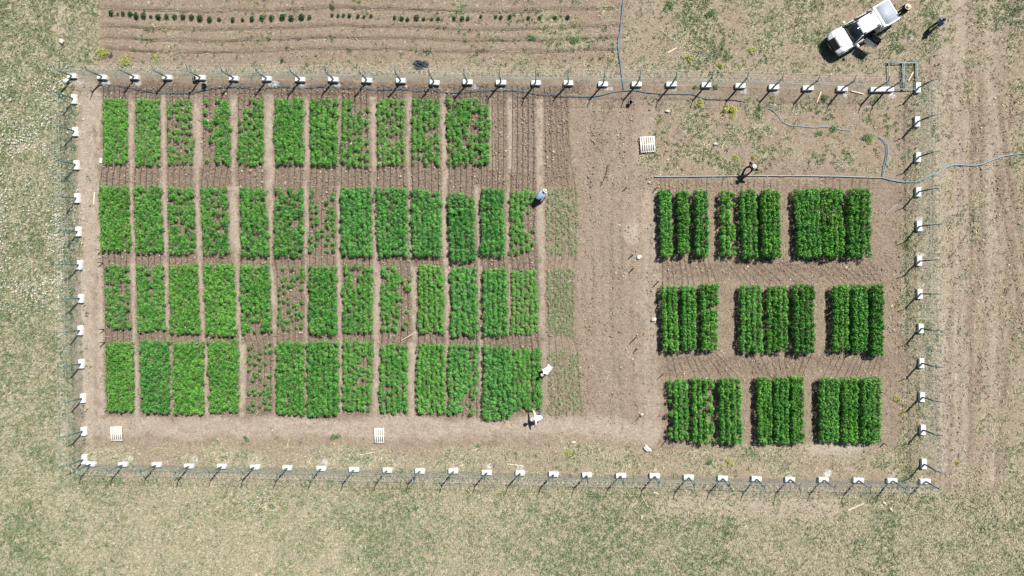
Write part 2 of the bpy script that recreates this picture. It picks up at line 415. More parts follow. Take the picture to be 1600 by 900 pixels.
    for cx, cy, rx, ry in ((95, 25, 10, 26), (92, 44, 18, 10), (458, 868, 8, 7), (836, 861, 6, 8), (30, 232, 16, 9), (120, 130, 26, 9), (988, 362, 14, 22), (1300, 700, 60, 12)):
        d = np.maximum(d, blob(X + (n2 - .5) * 8, Y + (n1 - .5) * 8, cx, cy, rx, ry) * .9)
    g = g * (1 - .8 * d)
    return g, t, d, gr

CX, CY = at(800, 450)[0], at(800, 450)[1]
def axis(lo, hi, step, far):
    a = np.arange(lo, hi + 1e-6, step); o = [hi]; s = step
    while o[-1] < far: s *= 1.6; o.append(o[-1] + s)
    o2 = [lo]; s = step
    while o2[-1] > -far: s *= 1.6; o2.append(o2[-1] - s)
    return np.concatenate([np.array(o2[1:])[::-1], a, np.array(o[1:])])
gx = axis(CX - 45, CX + 45, 0.14, 5000); gy = axis(CY - 28, CY + 28, 0.14, 5000)
GX, GY = np.meshgrid(gx, gy)
PX, PY = to_px(GX, GY)
gm, tm, dm, grm = masks(np.clip(PX, -900, 2500), np.clip(PY, -900, 1800))
rel = -0.05 * fbm(GX, GY, 0.40, 41, 2) * (0.6 + 1.4 * tm) - .05 * fbm(GX, GY, 2.2, 51, 2)
# furrows along the beds, ridges across the ploughed land, wheel ruts
col_u = (PX - 152 - (PY - 150) * .02) / 8.7
rel -= 0.08 * tm * (PX < 930) * (PY > 120) * (0.5 + 0.5 * np.cos(2 * np.pi * col_u))
topm = boxm(PX, PY, 158, 975, -300, 100, 10)
wav = PY + 3 * np.sin(PX / 70) + (fbm(PX, PY, 60, 71) - .5) * 8
for yc in (-40, -12, 15, 43, 61, 79):
    rel -= topm * (0.085 * np.exp(-((wav - yc) / 2.2) ** 2) - 0.05 * np.exp(-((wav - yc + 5) / 3.5) ** 2))
rr = np.hypot(PX - 1560, PY + 90)
arc = boxm(PX, PY, 1515, 1660, -90, 80, 14)
rel -= arc * 0.06 * (0.5 + 0.5 * np.sin(rr / 1.55)) * (fbm(PX, PY, 14, 77) > .42)
for x0, k in ((1552, .16), (1571, .16), (1533, .02), (1500, -.01)):
    u = PX - x0 - (PY - 230) * k - (fbm(PX, PY, 90, 81) - .5) * 10
    rel -= 0.06 * np.exp(-(u / 2.6) ** 2) * ss(PY, 130, 200) * (1 - ss(PY, 680, 760))
rel -= 0.06 * boxm(PX, PY, 905, 1026, 150, 680, 8) * (0.5 + .5 * np.sin((PX + (fbm(PX, PY, 50, 91) - .5) * 10) / 2.4)) * fbm(PX, PY, 30, 93)
fade = np.clip(1 - (np.maximum(np.abs(GX - CX) - 45, np.abs(GY - CY) - 28)) / 4, 0, 1)
rel = rel * fade - 0.005
nx, ny = len(gx), len(gy)
idx = np.arange(nx * ny).reshape(ny, nx)
quads = np.stack([idx[:-1, :-1], idx[:-1, 1:], idx[1:, 1:], idx[1:, :-1]], -1).reshape(-1, 4)

def ground_mat():
    m = bpy.data.materials.new('field_ground'); m.use_nodes = True
    nt = m.node_tree; N, L = nt.nodes, nt.links
    b = N['Principled BSDF']; b.inputs['Roughness'].default_value = 0.95; b.inputs['Specular IOR Level'].default_value = 0.15
    geo = N.new('ShaderNodeNewGeometry')
    vc = N.new('ShaderNodeVertexColor'); vc.layer_name = 'tint'
    sep = N.new('ShaderNodeSeparateColor'); L.new(vc.outputs[0], sep.inputs[0])
    def noise(scale, detail=4, rough=.6):
        n = N.new('ShaderNodeTexNoise'); n.inputs['Scale'].default_value = scale; n.inputs['Detail'].default_value = detail
        n.inputs['Roughness'].default_value = rough; L.new(geo.outputs['Position'], n.inputs['Vector']); return n.outputs[0]
    def ramp(fac, a, b_, ca=(0, 0, 0), cb=(1, 1, 1)):
        r = N.new('ShaderNodeValToRGB'); r.color_ramp.elements[0].position = a; r.color_ramp.elements[1].position = b_
        r.color_ramp.elements[0].color = (*ca, 1); r.color_ramp.elements[1].color = (*cb, 1); L.new(fac, r.inputs[0]); return r.outputs[0]
    def mix(fac, a, b_, typ='MIX'):
        x = N.new('ShaderNodeMix'); x.data_type = 'RGBA'; x.blend_type = typ
        if isinstance(fac, float): x.inputs[0].default_value = fac
        else: L.new(fac, x.inputs[0])
        for s, i in ((a, 6), (b_, 7)):
            if isinstance(s, tuple): x.inputs[i].default_value = (*s, 1)
            else: L.new(s, x.inputs[i])
        return x.outputs[2]
    def mxa(a, b_):
        q = N.new('ShaderNodeMath'); q.operation = 'MULTIPLY'; L.new(a, q.inputs[0]); L.new(b_, q.inputs[1])
        q2 = N.new('ShaderNodeMath'); q2.operation = 'MULTIPLY'; L.new(q.outputs[0], q2.inputs[0]); q2.inputs[1].default_value = 1.7; return q2.outputs[0]
    fine, mid, big, spk = noise(7, 6, .75), noise(1.6, 5, .65), noise(.25, 3), noise(15, 3, .6)
    soil = mix(ramp(mid, .3, .7), SOIL_A, SOIL_B)
    soil = mix(ramp(big, .35, .65), soil, SOIL_C)
    tilled = mix(ramp(fine, .3, .7), TILL_A, TILL_B)
    dust = mix(ramp(mid, .3, .7), DUST_A, DUST_B)
    grs = mix(ramp(fine, .3, .7), GRND_A, GRND_B)
    c = mix(sep.outputs[1], soil, tilled)
    c = mix(sep.outputs[2], c, dust)
    c = mix(sep.outputs[0], c, grs)
    c = mix(ramp(mxa(vc.outputs['Alpha'], fine), .42, .75), c, (.46, .45, .43))
    # grain, clods, straw and pebbles
    c = mix(1.0, c, ramp(fine, .25, .75, (.55, .54, .53), (1.36, 1.35, 1.33)), 'MULTIPLY')
    c = mix(ramp(spk, .64, .72), c, STRAW)
    c = mix(1.0, c, ramp(spk, .26, .40, (.55, .55, .55), (1, 1, 1)), 'MULTIPLY')
    L.new(c, b.inputs['Base Color'])
    bp = N.new('ShaderNodeBump'); bp.inputs['Strength'].default_value = 0.9; bp.inputs['Distance'].default_value = 0.05
    ad = N.new('ShaderNodeMath'); ad.operation = 'ADD'; L.new(fine, ad.inputs[0]); L.new(spk, ad.inputs[1])
    L.new(ad.outputs[0], bp.inputs['Height']); L.new(bp.outputs[0], b.inputs['Normal'])
    return m
SOIL_A, SOIL_B, SOIL_C = (.215, .170, .130), (.310, .252, .196), (.255, .202, .153)
TILL_A, TILL_B = (.135, .102, .078), (.245, .192, .150)
DUST_A, DUST_B = (.315, .264, .216), (.40, .343, .285)
GRND_A, GRND_B, GRND_D = (.235, .215, .15), (.40, .365, .265), (.33, .27, .17)
STRAW = (.46, .40, .29)
cem = np.zeros_like(PX); _sr = random.Random(5)
for lst, ox, oy in ((TOPX, 6, 8), (BOTX, 4, -9), (LEFTY, 9, 2), (RIGHTY, 2, -12)):
    for x_, y_ in lst:
        k_ = _sr.uniform(.2, 1.0) if oy != 2 else _sr.uniform(.1, .5)
        j0, j1 = np.searchsorted(gx, [at(x_, y_)[0] - 1.6, at(x_, y_)[0] + 1.6]); i0, i1 = np.searchsorted(gy, [at(x_, y_)[1] - 1.6, at(x_, y_)[1] + 1.6])
        sl = (slice(i0, i1), slice(j0, j1))
        cem[sl] = np.maximum(cem[sl], k_ * blob(PX[sl], PY[sl], x_ + ox + _sr.uniform(-4, 4), y_ + oy * _sr.uniform(.8, 1.2), _sr.uniform(6, 11), _sr.uniform(5, 8)))
cem *= (PX > -100)
gcol = np.stack([gm, tm, dm, cem], -1).reshape(-1, 4)
ground = link('ground', new_mesh('ground', np.stack([GX, GY, rel], -1).reshape(-1, 3), [quads], [ground_mat()], gcol, smooth=True))
ground['kind'] = 'structure'

# ------------------------------------------------------------------ grass, weeds, flowers, clods (nobody could count them)
def scatter(n, dens_fn, x0=-110, x1=1710, y0=-70, y1=970):
    X = rng.uniform(x0, x1, n); Y = rng.uniform(y0, y1, n)
    g, t, d, gr = masks(X, Y)
    keep = rng.random(n) < dens_fn(X, Y, g, t, d)
    X, Y = X[keep], Y[keep]
    D = np.stack([X - 800, 450 - Y, np.full_like(X, -F_PX)], -1) @ RW.T
    s = -H_CAM / D[:, 2:3]
    P = D * s; P[:, 2] = 0.0
    return X, Y, P, gr[keep]

def blades(P, k, ln, wd, tilt, cols, z0=-.05):
    """k single-triangle blades round each point; cols (n,3)"""
    n = len(P); base = np.repeat(P, k, 0); m = n * k
    az = rng.uniform(0, 2 * np.pi, m); tl = rng.uniform(tilt[0], tilt[1], m)
    l = rng.uniform(ln[0], ln[1], m); w = rng.uniform(wd[0], wd[1], m)
    off = rng.normal(0, .05, (m, 2)); b = base.copy(); b[:, :2] += off; b[:, 2] += z0
    dr = np.stack([np.cos(az) * np.sin(tl), np.sin(az) * np.sin(tl), np.cos(tl)], -1)
    sd = np.stack([-np.sin(az), np.cos(az), np.zeros(m)], -1)
    v = np.stack([b - sd * w[:, None] / 2, b + sd * w[:, None] / 2, b + dr * l[:, None]], 1).reshape(-1, 3)
    f = np.arange(m * 3).reshape(-1, 3)
    c = np.repeat(cols, k, 0) * rng.uniform(.75, 1.3, (m, 1))
    return v, f, np.repeat(c, 3, 0)

GREENS = np.array([(.20, .265, .13), (.135, .20, .09), (.25, .285, .14), (.165, .23, .14)])
STRAWS = np.array([(.485, .445, .305), (.55, .50, .365), (.40, .38, .255), (.365, .365, .235)])
X, Y, P, gr = scatter(330000, lambda X, Y, g, t, d: g ** 1.3)
isg = rng.random(len(P)) < np.clip(gr + (fbm(X, Y, 24, 61) - .5) * 1.3 + .02, .04, .97)
cols = np.where(isg[:, None], GREENS[rng.integers(0, 4, len(P))], STRAWS[rng.integers(0, 4, len(P))])
v, f, c = blades(P, 4, (.10, .30), (.025, .065), (.25, 1.3), cols)
o = link('grass', new_mesh('grass', v, [f], [GRASS], c)); o['kind'] = 'stuff'
N_GRASS = len(P)
# broad weeds: low leafy rosettes
def weed_density(X, Y, g, t, d):
    n = fbm(X, Y, 26, 131)
    z = boxm(X, Y, 985, 1480, -80, 110, 20) * 1.0 + boxm(X, Y, 1010, 1395, 150, 265, 10) * .95 + boxm(X, Y, 165, 980, -80, 100, 10) * .55 \
        + boxm(X, Y, 540, 985, -80, 104, 20) * .75 + boxm(X, Y, -120, 100, -80, 980, 10) * .5 + boxm(X, Y, -120, 1710, 775, 980, 10) * .45 \
        + boxm(X, Y, 110, 140, 120, 720, 6) * .5 + boxm(X, Y, 1400, 1440, 130, 740, 6) * .35 + boxm(X, Y, 150, 1420, 690, 740, 12) * .3 + boxm(X, Y, 150, 1420, 770, 800, 12) * .3
    return np.clip(z, 0, 1) * ss(n * .6 + fbm(X, Y, 11, 137) * .4, .51, .66) * .8
X, Y, P, gr = scatter(42000, weed_density)
wc = np.array([(.10, .17, .075), (.13, .20, .085), (.10, .155, .095), (.22, .25, .09)])
v, f, c = blades(P, 7, (.10, .24), (.04, .085), (.5, 1.3), wc[rng.integers(0, 4, len(P))])
o = link('weeds', new_mesh('weeds', v, [f], [LEAF], c)); o['kind'] = 'stuff'
# small white flowers in the left meadow
X, Y, P, gr = scatter(105000, lambda X, Y, g, t, d: boxm(X, Y, -120, 106, 110, 470, 40) * (.12 + .85 * ss(fbm(X, Y, 50, 151), .36, .62)) * .95 + boxm(X, Y, 380, 430, 770, 800, 10) * .5)
v, f, c = blades(P, 2, (.05, .09), (.05, .09), (1.2, 1.5), np.tile(np.array([(.75, .76, .70)]), (len(P), 1)), z0=.12)
o = link('wildflowers', new_mesh('wildflowers', v, [f], [GRASS], c)); o['kind'] = 'stuff'
# clods and pebbles on the bare soil
X, Y, P, gr = scatter(190000, lambda X, Y, g, t, d: (1 - g) * (.16 + .6 * t) * (1 - .6 * d))
n = len(P); s = rng.gamma(2.4, .010, n) + .014
OCT = np.array([(1, 0, -.3), (0, 1, -.3), (-1, 0, -.3), (0, -1, -.3), (0, 0, 1.0)])
OF = np.array([(0, 1, 4), (1, 2, 4), (2, 3, 4), (3, 0, 4)])
a = rng.uniform(0, 6.28, n); ca, sa = np.cos(a), np.sin(a)
vv = OCT[None] * (s[:, None, None] * rng.uniform(.6, 1.4, (n, 5, 1)))
vv = np.stack([vv[..., 0] * ca[:, None] - vv[..., 1] * sa[:, None], vv[..., 0] * sa[:, None] + vv[..., 1] * ca[:, None], vv[..., 2]], -1)
vv += P[:, None, :]; vv[..., 2] -= .015
cc = np.array([(.25, .185, .135), (.33, .26, .20), (.45, .39, .31), (.20, .145, .105)])[rng.choice(4, n, p=[.4, .3, .12, .18])]
o = link('soil_clods', new_mesh('soil_clods', vv.reshape(-1, 3), [(OF[None] + np.arange(n)[:, None, None] * 5).reshape(-1, 3)], [CLOD], np.repeat(cc, 5, 0)))
o['kind'] = 'stuff'

# ------------------------------------------------------------------ crop plants
PAL = {'lime': ((.058, .170, .034), (.098, .235, .050)), 'lime2': ((.068, .175, .048), (.112, .230, .068)), 'lime3': ((.068, .190, .046), (.112, .250, .066)),
       'mid': ((.044, .145, .034), (.085, .210, .052)), 'midg': ((.055, .140, .045), (.092, .190, .064)), 'midd': ((.036, .130, .038), (.070, .185, .054)),
       'dark': ((.036, .132, .032), (.074, .195, .050)), 'blue': ((.045, .158, .048), (.085, .222, .068)), 'blued': ((.036, .140, .042), (.072, .200, .060)),
       'pale': ((.10, .165, .080), (.17, .235, .13)), 'tall': ((.050, .170, .040), (.100, .250, .064)), 'tall2': ((.054, .175, .036), (.108, .258, .060)),
       'shrub': ((.022, .062, .022), (.040, .095, .034)), 'yellow': ((.16, .19, .05), (.25, .26, .07)), 'weed': ((.045, .095, .045), (.085, .15, .07))}
_m = np.array(PAL['mid'])
for _k in ('lime', 'lime2', 'lime3', 'blue', 'blued', 'midd', 'dark', 'midg'): PAL[_k] = tuple(map(tuple, np.array(PAL[_k]) * .65 + _m * .35))
PAL = {k: tuple(tuple(c * 1.64 * f for c, f in zip(q, (1.04, 1, .90))) for q in v) if k != 'shrub' else v for k, v in PAL.items()}
def plant_tpl(seed, nl, cone=.55, lk=.92):
    """unit plant: height 1, radius 1; returns verts, quads, leaf random"""
    r = np.random.default_rng(seed)
    t = r.beta(2.2, 1.3, nl) * .82 + .15
    az = r.uniform(0, 2 * np.pi, nl) + np.arange(nl) * 2.4
    prof = np.where(t < .5, .65 + .35 * t / .5, 1 - (1 - cone * .4) * ((t - .5) / .5) ** 1.7)
    rad = prof * np.sqrt(r.uniform(.05, 1, nl)) * .80
    p = np.stack([rad * np.cos(az), rad * np.sin(az), t], -1)
    az2 = az + r.normal(0, .5, nl)
    el = r.uniform(-.35, .55, nl)
    d = np.stack([np.cos(az2), np.sin(az2), np.tan(el) * .5], -1)
    L = lk * r.uniform(.26, .54, nl)[:, None]; W = L * r.uniform(.38, .6, nl)[:, None]
    sd = np.stack([-np.sin(az2), np.cos(az2), r.normal(0, .35, nl)], -1)
    dn = np.array([0, 0, -1.0])
    v = np.stack([p - d * L * .35, p + sd * W * .5, p + d * L * .75 + dn * L * .28, p - sd * W * .5], 1)
    stem = np.array([[(.03, 0, 0), (-.02, .03, 0), (-.02, -.03, 0), (0, 0, .9)]])
    v = np.concatenate([v, stem[:, [0, 1, 3, 2]]], 0)
    return v.reshape(-1, 3), np.arange(len(v) * 4).reshape(-1, 4), np.append(r.random(nl), .2)
TPL = [plant_tpl(100 + i, 58) for i in range(7)]
TPL_T = [plant_tpl(200 + i, 112, .7, .82) for i in range(6)]
TPL_S = [plant_tpl(300 + i, 14, .3) for i in range(6)]

def plants_mesh(name, pos, rad, hgt, key, tpl, tone=None):
    vs, fs, cs, n0 = [], [], [], 0
    c0, c1 = np.array(PAL[key][0]), np.array(PAL[key][1])
    for i in range(len(pos)):
        tv, tf, tr = tpl[random.randrange(len(tpl))]
        a = random.uniform(0, 6.283); ca, sa = math.cos(a), math.sin(a)
        v = np.stack([(tv[:, 0] * ca - tv[:, 1] * sa) * rad[i] + pos[i][0], (tv[:, 0] * sa + tv[:, 1] * ca) * rad[i] + pos[i][1], tv[:, 2] * hgt[i] - .03], -1)
        k = random.gauss(.5, .30) + TONE(pos[i]) if tone is None else tone[i]
        w = np.clip(tr * .7 + (k - .5) * .7 + .15, -.1, 1.2)[:, None]
        c = (c0 * (1 - w) + c1 * w) * (1 + (tr[:, None] - .5) * .7)
        vs.append(v); fs.append(tf + n0); n0 += len(v); cs.append(np.repeat(c, 4, 0))
    return new_mesh(name, np.concatenate(vs), [np.concatenate(fs)], [LEAF], np.concatenate(cs).clip(.004, 1))

_T = np.random.default_rng(77).normal(0, .34, (64, 64)); TOFF = [0.0, 0.0]
def TONE(p):
    x, y = (p[0] + TOFF[0]) / .9 + 300, (p[1] + TOFF[1]) / .9 + 300; i, j = int(x), int(y); u, v = x - i, y - j
    t = lambda a, b: _T[a % 64, b % 64]
    return (t(i, j) * (1 - u) + t(i + 1, j) * u) * (1 - v) + (t(i, j + 1) * (1 - u) + t(i + 1, j + 1) * u) * v
SHARED = {}
def shared_plant(key, tpl, tid, k):
    kk = (key, tid, k)
    if kk not in SHARED:
        SHARED[kk] = plants_mesh('plant', [(0, 0)], [1.0], [1.0], key, [tpl[tid]], [(.2, .5, .85)[k]])
    return SHARED[kk]

ORD = ('first second third fourth fifth sixth seventh eighth ninth tenth eleventh twelfth thirteenth fourteenth fifteenth sixteenth seventeenth '
       'eighteenth nineteenth twentieth').split()
ORD += ['twenty-' + x for x in ORD[:9]] + ['thirtieth'] + ['thirty-' + x for x in ORD[:9]] + ['fortieth'] + ['forty-' + x for x in ORD[:9]]

def quad_pt(q, u, v, z):
    xtl, xtr, y0, xbl, xbr, y1 = q
    x = (xtl + (xtr - xtl) * u) * (1 - v) + (xbl + (xbr - xbl) * u) * v
    return at(x, y0 + (y1 - y0) * v, z)

def crop_plot(q, h, key, cover, gaps, mode, label, group, nrow=None, step=.31, rad=.252, tpl=TPL, cat='crop plot', edge=.10, jit=.026):
    w_m = (q[1] - q[0]) / 21.3; l_m = (q[5] - q[2]) / 21.3
    nrow = nrow or max(2, round(w_m / .37))
    if tpl is TPL:
        if cover >= .97 and mode == A: step *= .66; jit = .034; rad *= 1.04
        elif cover > .7: step *= .76
    zc = h * .8
    o0 = quad_pt(q, .5, .5, zc); TOFF[:] = (o0.x, o0.y); root = thing('crop_plot', label, cat, (o0.x, o0.y, 0), 0, group)
    mx = edge / w_m * 1.2; my = edge / l_m * 1.2
    ns = max(3, round(l_m / step))
    for r_ in range(nrow):
        u = mx + (1 - 2 * mx) * (r_ + .5) / nrow if nrow > 1 else .5
        u = (u - .5) * 1.13 + .5
        pos, rd, hg = [], [], []; thin = 0.0
        for j in range(ns):
            thin = .72 * thin + random.gauss(0, .26)
            v = my + (1 - 2 * my) * (j + random.uniform(.1, .9)) / ns
            uu = u + random.gauss(0, jit)
            p = cover
            for (u0, v0, u1, v1, pp) in gaps:
                gu, gv = uu + random.gauss(0, .05), v + random.gauss(0, .045)
                if u0 <= gu <= u1 and v0 <= gv <= v1: p = min(p, max(pp, .06))
            if random.random() > p or (.7 < cover < .975 and thin > 2.3 * cover - 1.25): continue
            P = quad_pt(q, uu, v, zc)
            k = random.gauss(1, .13) * (.72 + .28 * p)
            pos.append((P.x - o0.x, P.y - o0.y)); rd.append(rad * k); hg.append(h * random.gauss(1, .10) * (.8 + .2 * p))
        if not pos: continue
        if mode == B and True:
            for P, a, b in zip(pos, rd, hg):
                c = link('plant', shared_plant(key, tpl, random.randrange(len(tpl)), random.randrange(3)), root, (P[0], P[1], -.02))
                c.scale = (a, a, b); c.rotation_euler = (0, 0, random.uniform(0, 6.28))
        else:
            link('crop_row', plants_mesh('crop_row', pos, rd, hg, key, tpl), root)['kind'] = 'stuff'
    return root

ROWN = ('top', 'second', 'third', 'bottom')
for ri, row in enumerate(LEFT):
    for ci, (q, h, key, cov, look, gaps, mode) in enumerate(row):
        lab = f'{look} crop plot, {ORD[ci]} from the left in the {ROWN[ri]} row'
        if 'plot' in look: lab = f'{look}, {ORD[ci]} from the left in the {ROWN[ri]} row'
        if mode == S:
            crop_plot(q, h, key, cov, gaps, A, lab, 'crop plots in the four long rows', nrow=8, step=.105, rad=.165, tpl=TPL_S, jit=.045)
        elif key in ('lime', 'lime2', 'lime3') and h < .6:
            crop_plot(q, h, key, cov, gaps, mode, lab, 'crop plots in the four long rows', nrow=max(3, round((q[1] - q[0]) / 7.2)), step=.25, rad=.21)
        else:
            crop_plot(q, h, key, cov, gaps, mode, lab, 'crop plots in the four long rows')
RGAPS = {(0, 0, 1): (.93, [(.0, .3, .4, .5, .6)]), (0, 1, 0): (.93, [(.55, .15, 1, .45, .35)]), (0, 2, 1): (.95, [(.0, .28, 1, .42, .45), (0, .42, .3, .6, .5)]),
         (1, 0, 2): (1, [(.45, .08, .6, .4, .3), (.62, .3, 1, 1, .75)]), (1, 1, 1): (.97, [(.4, .1, .55, .5, .4)]),
         (2, 0, 0): (.93, [(0, 0, .35, .55, .45), (0, .62, .25, 1, .4)]), (2, 0, 1): (.95, [(.5, .35, .85, .55, .4), (.7, .6, 1, 1, .6)])}
BLK = (('upper', 'middle', 'lower'), ('left', 'centre', 'right'))
for bi in range(3):
    for bj in range(3):
        for k, q in enumerate(RIGHT[bi][bj]):
            cov, gaps = RGAPS.get((bi, bj, k), (1, []))
            key = ('tall', 'tall2')[(bi + bj + k) % 2] if (bi, bj, k) not in ((1, 1, 2), (1, 2, 2)) else 'mid'
            side = ('left', 'middle', 'right')[k]
            lab = f'tall dark green crop strip, {side} of three in the {BLK[0][bi]} {BLK[1][bj]} block beside the grey pipe field'
            lab = f'tall hedge-like crop strip, {side} one of the {BLK[0][bi]}-{BLK[1][bj]} block in the nine-block field'
            w = (q[1] - q[0]) / 21.3
            crop_plot(q, .95 + .1 * ((bi * 3 + k) % 3), key, cov, gaps, A, lab, 'crop strips in the nine-block field', nrow=max(2, round(w / .42)), step=.22, rad=.255, tpl=TPL_T, cat='crop strip', edge=.16, jit=.02)

# ------------------------------------------------------------------ drip tubes lying in the beds
def drip_set(lines, label, r=.012, cat='drip tubes', group='drip tubes in the crop beds'):
    root = thing('drip_line', label, cat, (0, 0, 0), 0, group)
    for pts in lines:
        mb = MB(); mb.tube([tuple(at(x, y, .012)) for x, y in pts], r, 4)
        mb.build('tube', BLACKPE, root)
COLS = []
for c in range(14):
    a = LEFT[0][c][0] if c < 10 else None
    q2, q3, q4 = (LEFT[i][c][0] for i in (1, 2, 3))
    if c == 3: a = (316, 357, 152, 316, 360, 258)
    if a is None: a = {10: (699, 738, 152, 700, 741, 259), 11: (748, 790, 152, 750, 790, 259), 12: (799, 836, 152, 798, 837, 259), 13: (849, 887, 152, 851, 895, 259)}[c]
    ys = [134, a[2], a[5], q2[2], q2[5], q3[2], q3[5], q4[2], q4[5] + 1]
    xa = [a[0], a[0], a[3], q2[0], q2[3], q3[0], q3[3], q4[0], q4[3]]
    xb = [a[1], a[1], a[4], q2[1], q2[4], q3[1], q3[4], q4[1], q4[4]]
    lines = []
    for k in range(5):
        u = .06 + .88 * k / 4
        pts = []
        for y in np.linspace(134, ys[-1], 26):
            x0 = np.interp(y, ys, xa); x1 = np.interp(y, ys, xb)
            pts.append((x0 + (x1 - x0) * u + random.gauss(0, .22), y))
        lines.append(pts)
    drip_set(lines, f'thin black drip tubes running down the {ORD[c]} crop column from the left', r=.012 if c < 13 else .007)
for bj in range(3):
    lines = []
    for k in range(3):
        qs = [RIGHT[bi][bj][k] for bi in range(3)]
        for u in (.2, .5, .8):
            pts = []
            ys = [279] + [y for q in qs for y in (q[2], q[5])]
            xs = [qs[0][0] + (qs[0][1] - qs[0][0]) * u] + [x for q in qs for x in (q[0] + (q[1] - q[0]) * u, q[3] + (q[4] - q[3]) * u)]
            for y in np.linspace(279, ys[-1], 24): pts.append((np.interp(y, ys, xs) + random.gauss(0, .4), y))
            lines.append(pts)
    drip_set(lines, f'thin black drip tubes slanting under the {BLK[1][bj]} column of tall crop blocks', r=.009)
for i, yc in enumerate((15, 43, 61, 79)):
    pts = [(x, yc - 3 * math.sin(x / 70) + random.gauss(0, .5) + math.sin(x / 23 + i) * .8) for x in np.linspace(156, 968, 60)]
    drip_set([pts], f'wavy dark tube along the {ORD[i]} furrow from the top in the ploughed land', r=.012, cat='tube', group='tubes along the furrows')

# ------------------------------------------------------------------ wire fence on white block footings
BL, BW, BH, FORK = .72, .35, .23, 2.12
def footing_mesh(L):
    mb = MB(); mb.box(-L / 2, L / 2, -BW / 2, BW / 2, -.06, BH, .012, .012)
    o = mb.build('footing', CONC, bevel=.012); me = o.data; bpy.data.objects.remove(o); return me
FOOT = [footing_mesh(BL * k) for k in (.96, 1.0, 1.04)]; FOOT_W = footing_mesh(1.62)
mb = MB(); mb.box(-.045, .045, -.045, .045, .0, FORK); _o = mb.build('post', STEEL_G); POST = _o.data; bpy.data.objects.remove(_o)
mb = MB(); mb.tube([(0, 0, FORK - .03), (0, .36, FORK + .36)], .030, 4); _o = mb.build('post_arm', STEEL_G); ARM = _o.data; bpy.data.objects.remove(_o)

def fence(pts, label, out, wide=(), skip=()):
    """pts photo pixels of the footings; out = side (world) the fence leans its outer arms"""
    W = [at(*p) for p in pts]
    root = thing('wire_fence', label, 'fence', W[0])
    T = (W[-1] - W[0]).normalized(); ang = math.atan2(T.y, T.x)
    for i, p in enumerate(W):
        l = p - W[0]; a = ang + random.gauss(0, .04)
        if i not in skip:
            me = FOOT_W if i in wide else random.choice(FOOT)
            ll = l + T * (.42 if i in wide else 0) + Vector((random.gauss(0, .015), random.gauss(0, .015), 0))
            f_ = link('footing', me, root, ll); f_.rotation_euler = (random.gauss(0, .02), random.gauss(0, .015), a)
        po = link('post', POST, root, l); po.rotation_euler = (random.gauss(0, .012), random.gauss(0, .012), ang)
        for s in (0, math.pi):
            ar = link('post_arm', ARM, po); ar.rotation_euler = (0, 0, s)
    nrm = Vector((-T.y, T.x, 0))
    for i in range(len(W) - 1):
        a, b = W[i] - W[0], W[i + 1] - W[0]
        mb = MB(); d = b - a; L = d.length; r = .0045
        for z in np.linspace(.12, FORK - .05, 15):
            mb.tube([tuple(a + Vector((0, 0, z))), tuple(b + Vector((0, 0, z)))], r, 3, False)
        nv = max(2, int(L / .16))
        for k in range(1, nv):
            p = a + d * (k / nv)
            mb.tube([(p.x, p.y, .10), (p.x, p.y, FORK - .04)], r, 3, False)
        mb.build('mesh_panel', WIRE, root)
    for off, z in ((.34, FORK + .34), (-.34, FORK + .34), (.2, FORK + .2), (-.2, FORK + .2)):
        mb = MB(); mb.tube([tuple(w - W[0] + nrm * off + Vector((0, 0, z))) for w in W], .0045, 3, False)
        mb.build('barbed_strand', GALV, root)
    Lt = (W[-1] - W[0]).length; nt_ = int(Lt / .36); hp = []
    for k in range(nt_ * 11 + 1):
        s = k / 11 / nt_ * Lt; th = 2 * math.pi * k / 11
        j = int(s / Lt * (len(W) - 1)); 
        base = W[0] + (W[-1] - W[0]) * (s / Lt)
        rr_ = .19 + .03 * math.sin(s * 2.1) + .02 * math.sin(s * 5.3)
        hp.append(tuple(base - W[0] + T * (.12 * math.sin(th * 1.0 + s)) + nrm * (rr_ * math.cos(th)) + Vector((0, 0, FORK + .33 + rr_ * math.sin(th)))))
    mb = MB(); mb.tube(hp, .007, 3, False); mb.build('razor_coil', GALV, root)
    return root
fence(TOPX, 'upper wire fence on white blocks, between the ploughed land and the plots', 1, wide=(24,), skip=(25,))
fence(RIGHTY, 'right-hand wire fence on white blocks, crossed by the pale hose', 1)
fence(BOTX, 'lower wire fence on white blocks, along the dry grass', 1)
fence(LEFTY, 'left-hand wire fence on white blocks, along the flowering meadow', 1)

# gate: a double leaf lying back on the ground by the upper right corner
g0, g1, g2, g3 = (at(x, y, .1) for x, y in ((1388, 98.5), (1432, 98.5), (1389.5, 139.5), (1433.5, 140)))
gate = thing('gate', 'teal grey steel double gate laid flat beside the corner block below the pickup', 'gate', (g2.x, g2.y, 0))
O = Vector((g2.x, g2.y, 0))
def gl(u, v, z=.16):
    p = (g2 * (1 - u) + g3 * u) * (1 - v) + (g0 * (1 - u) + g1 * u) * v
    return tuple(Vector((p.x, p.y, z)) - O)
def bar(name, p, q, r, m=STEEL_T, n=4):
    b_ = MB(); b_.tube([p, q], r, n); return b_.build(name, m, gate)
for u in (0.0, .49, .545, 1.0): bar('stile', gl(u, -.02), gl(u, 1.0), .042 if u in (0.0, 1.0) else .036)
bar('stile', gl(.945, 0), gl(.955, .98), .03)
bar('top_rail', gl(-.02, 1.0), gl(1.02, 1.0), .045); bar('bottom_rail', gl(-.02, .0), gl(1.02, .0), .04)
for v in (.08, .16, .24): bar('mesh_wire', gl(.55, v, .14), gl(.95, v, .14), .009, GALV, 3)
for u in (.01, .49, .99):
    for v in (.02, .98):
        q_ = gl(u, v, 0); b_ = MB(); b_.box(q_[0] - .05, q_[0] + .05, q_[1] - .05, q_[1] + .05, -.03, .13); b_.build('bearer', WOOD_D, gate)
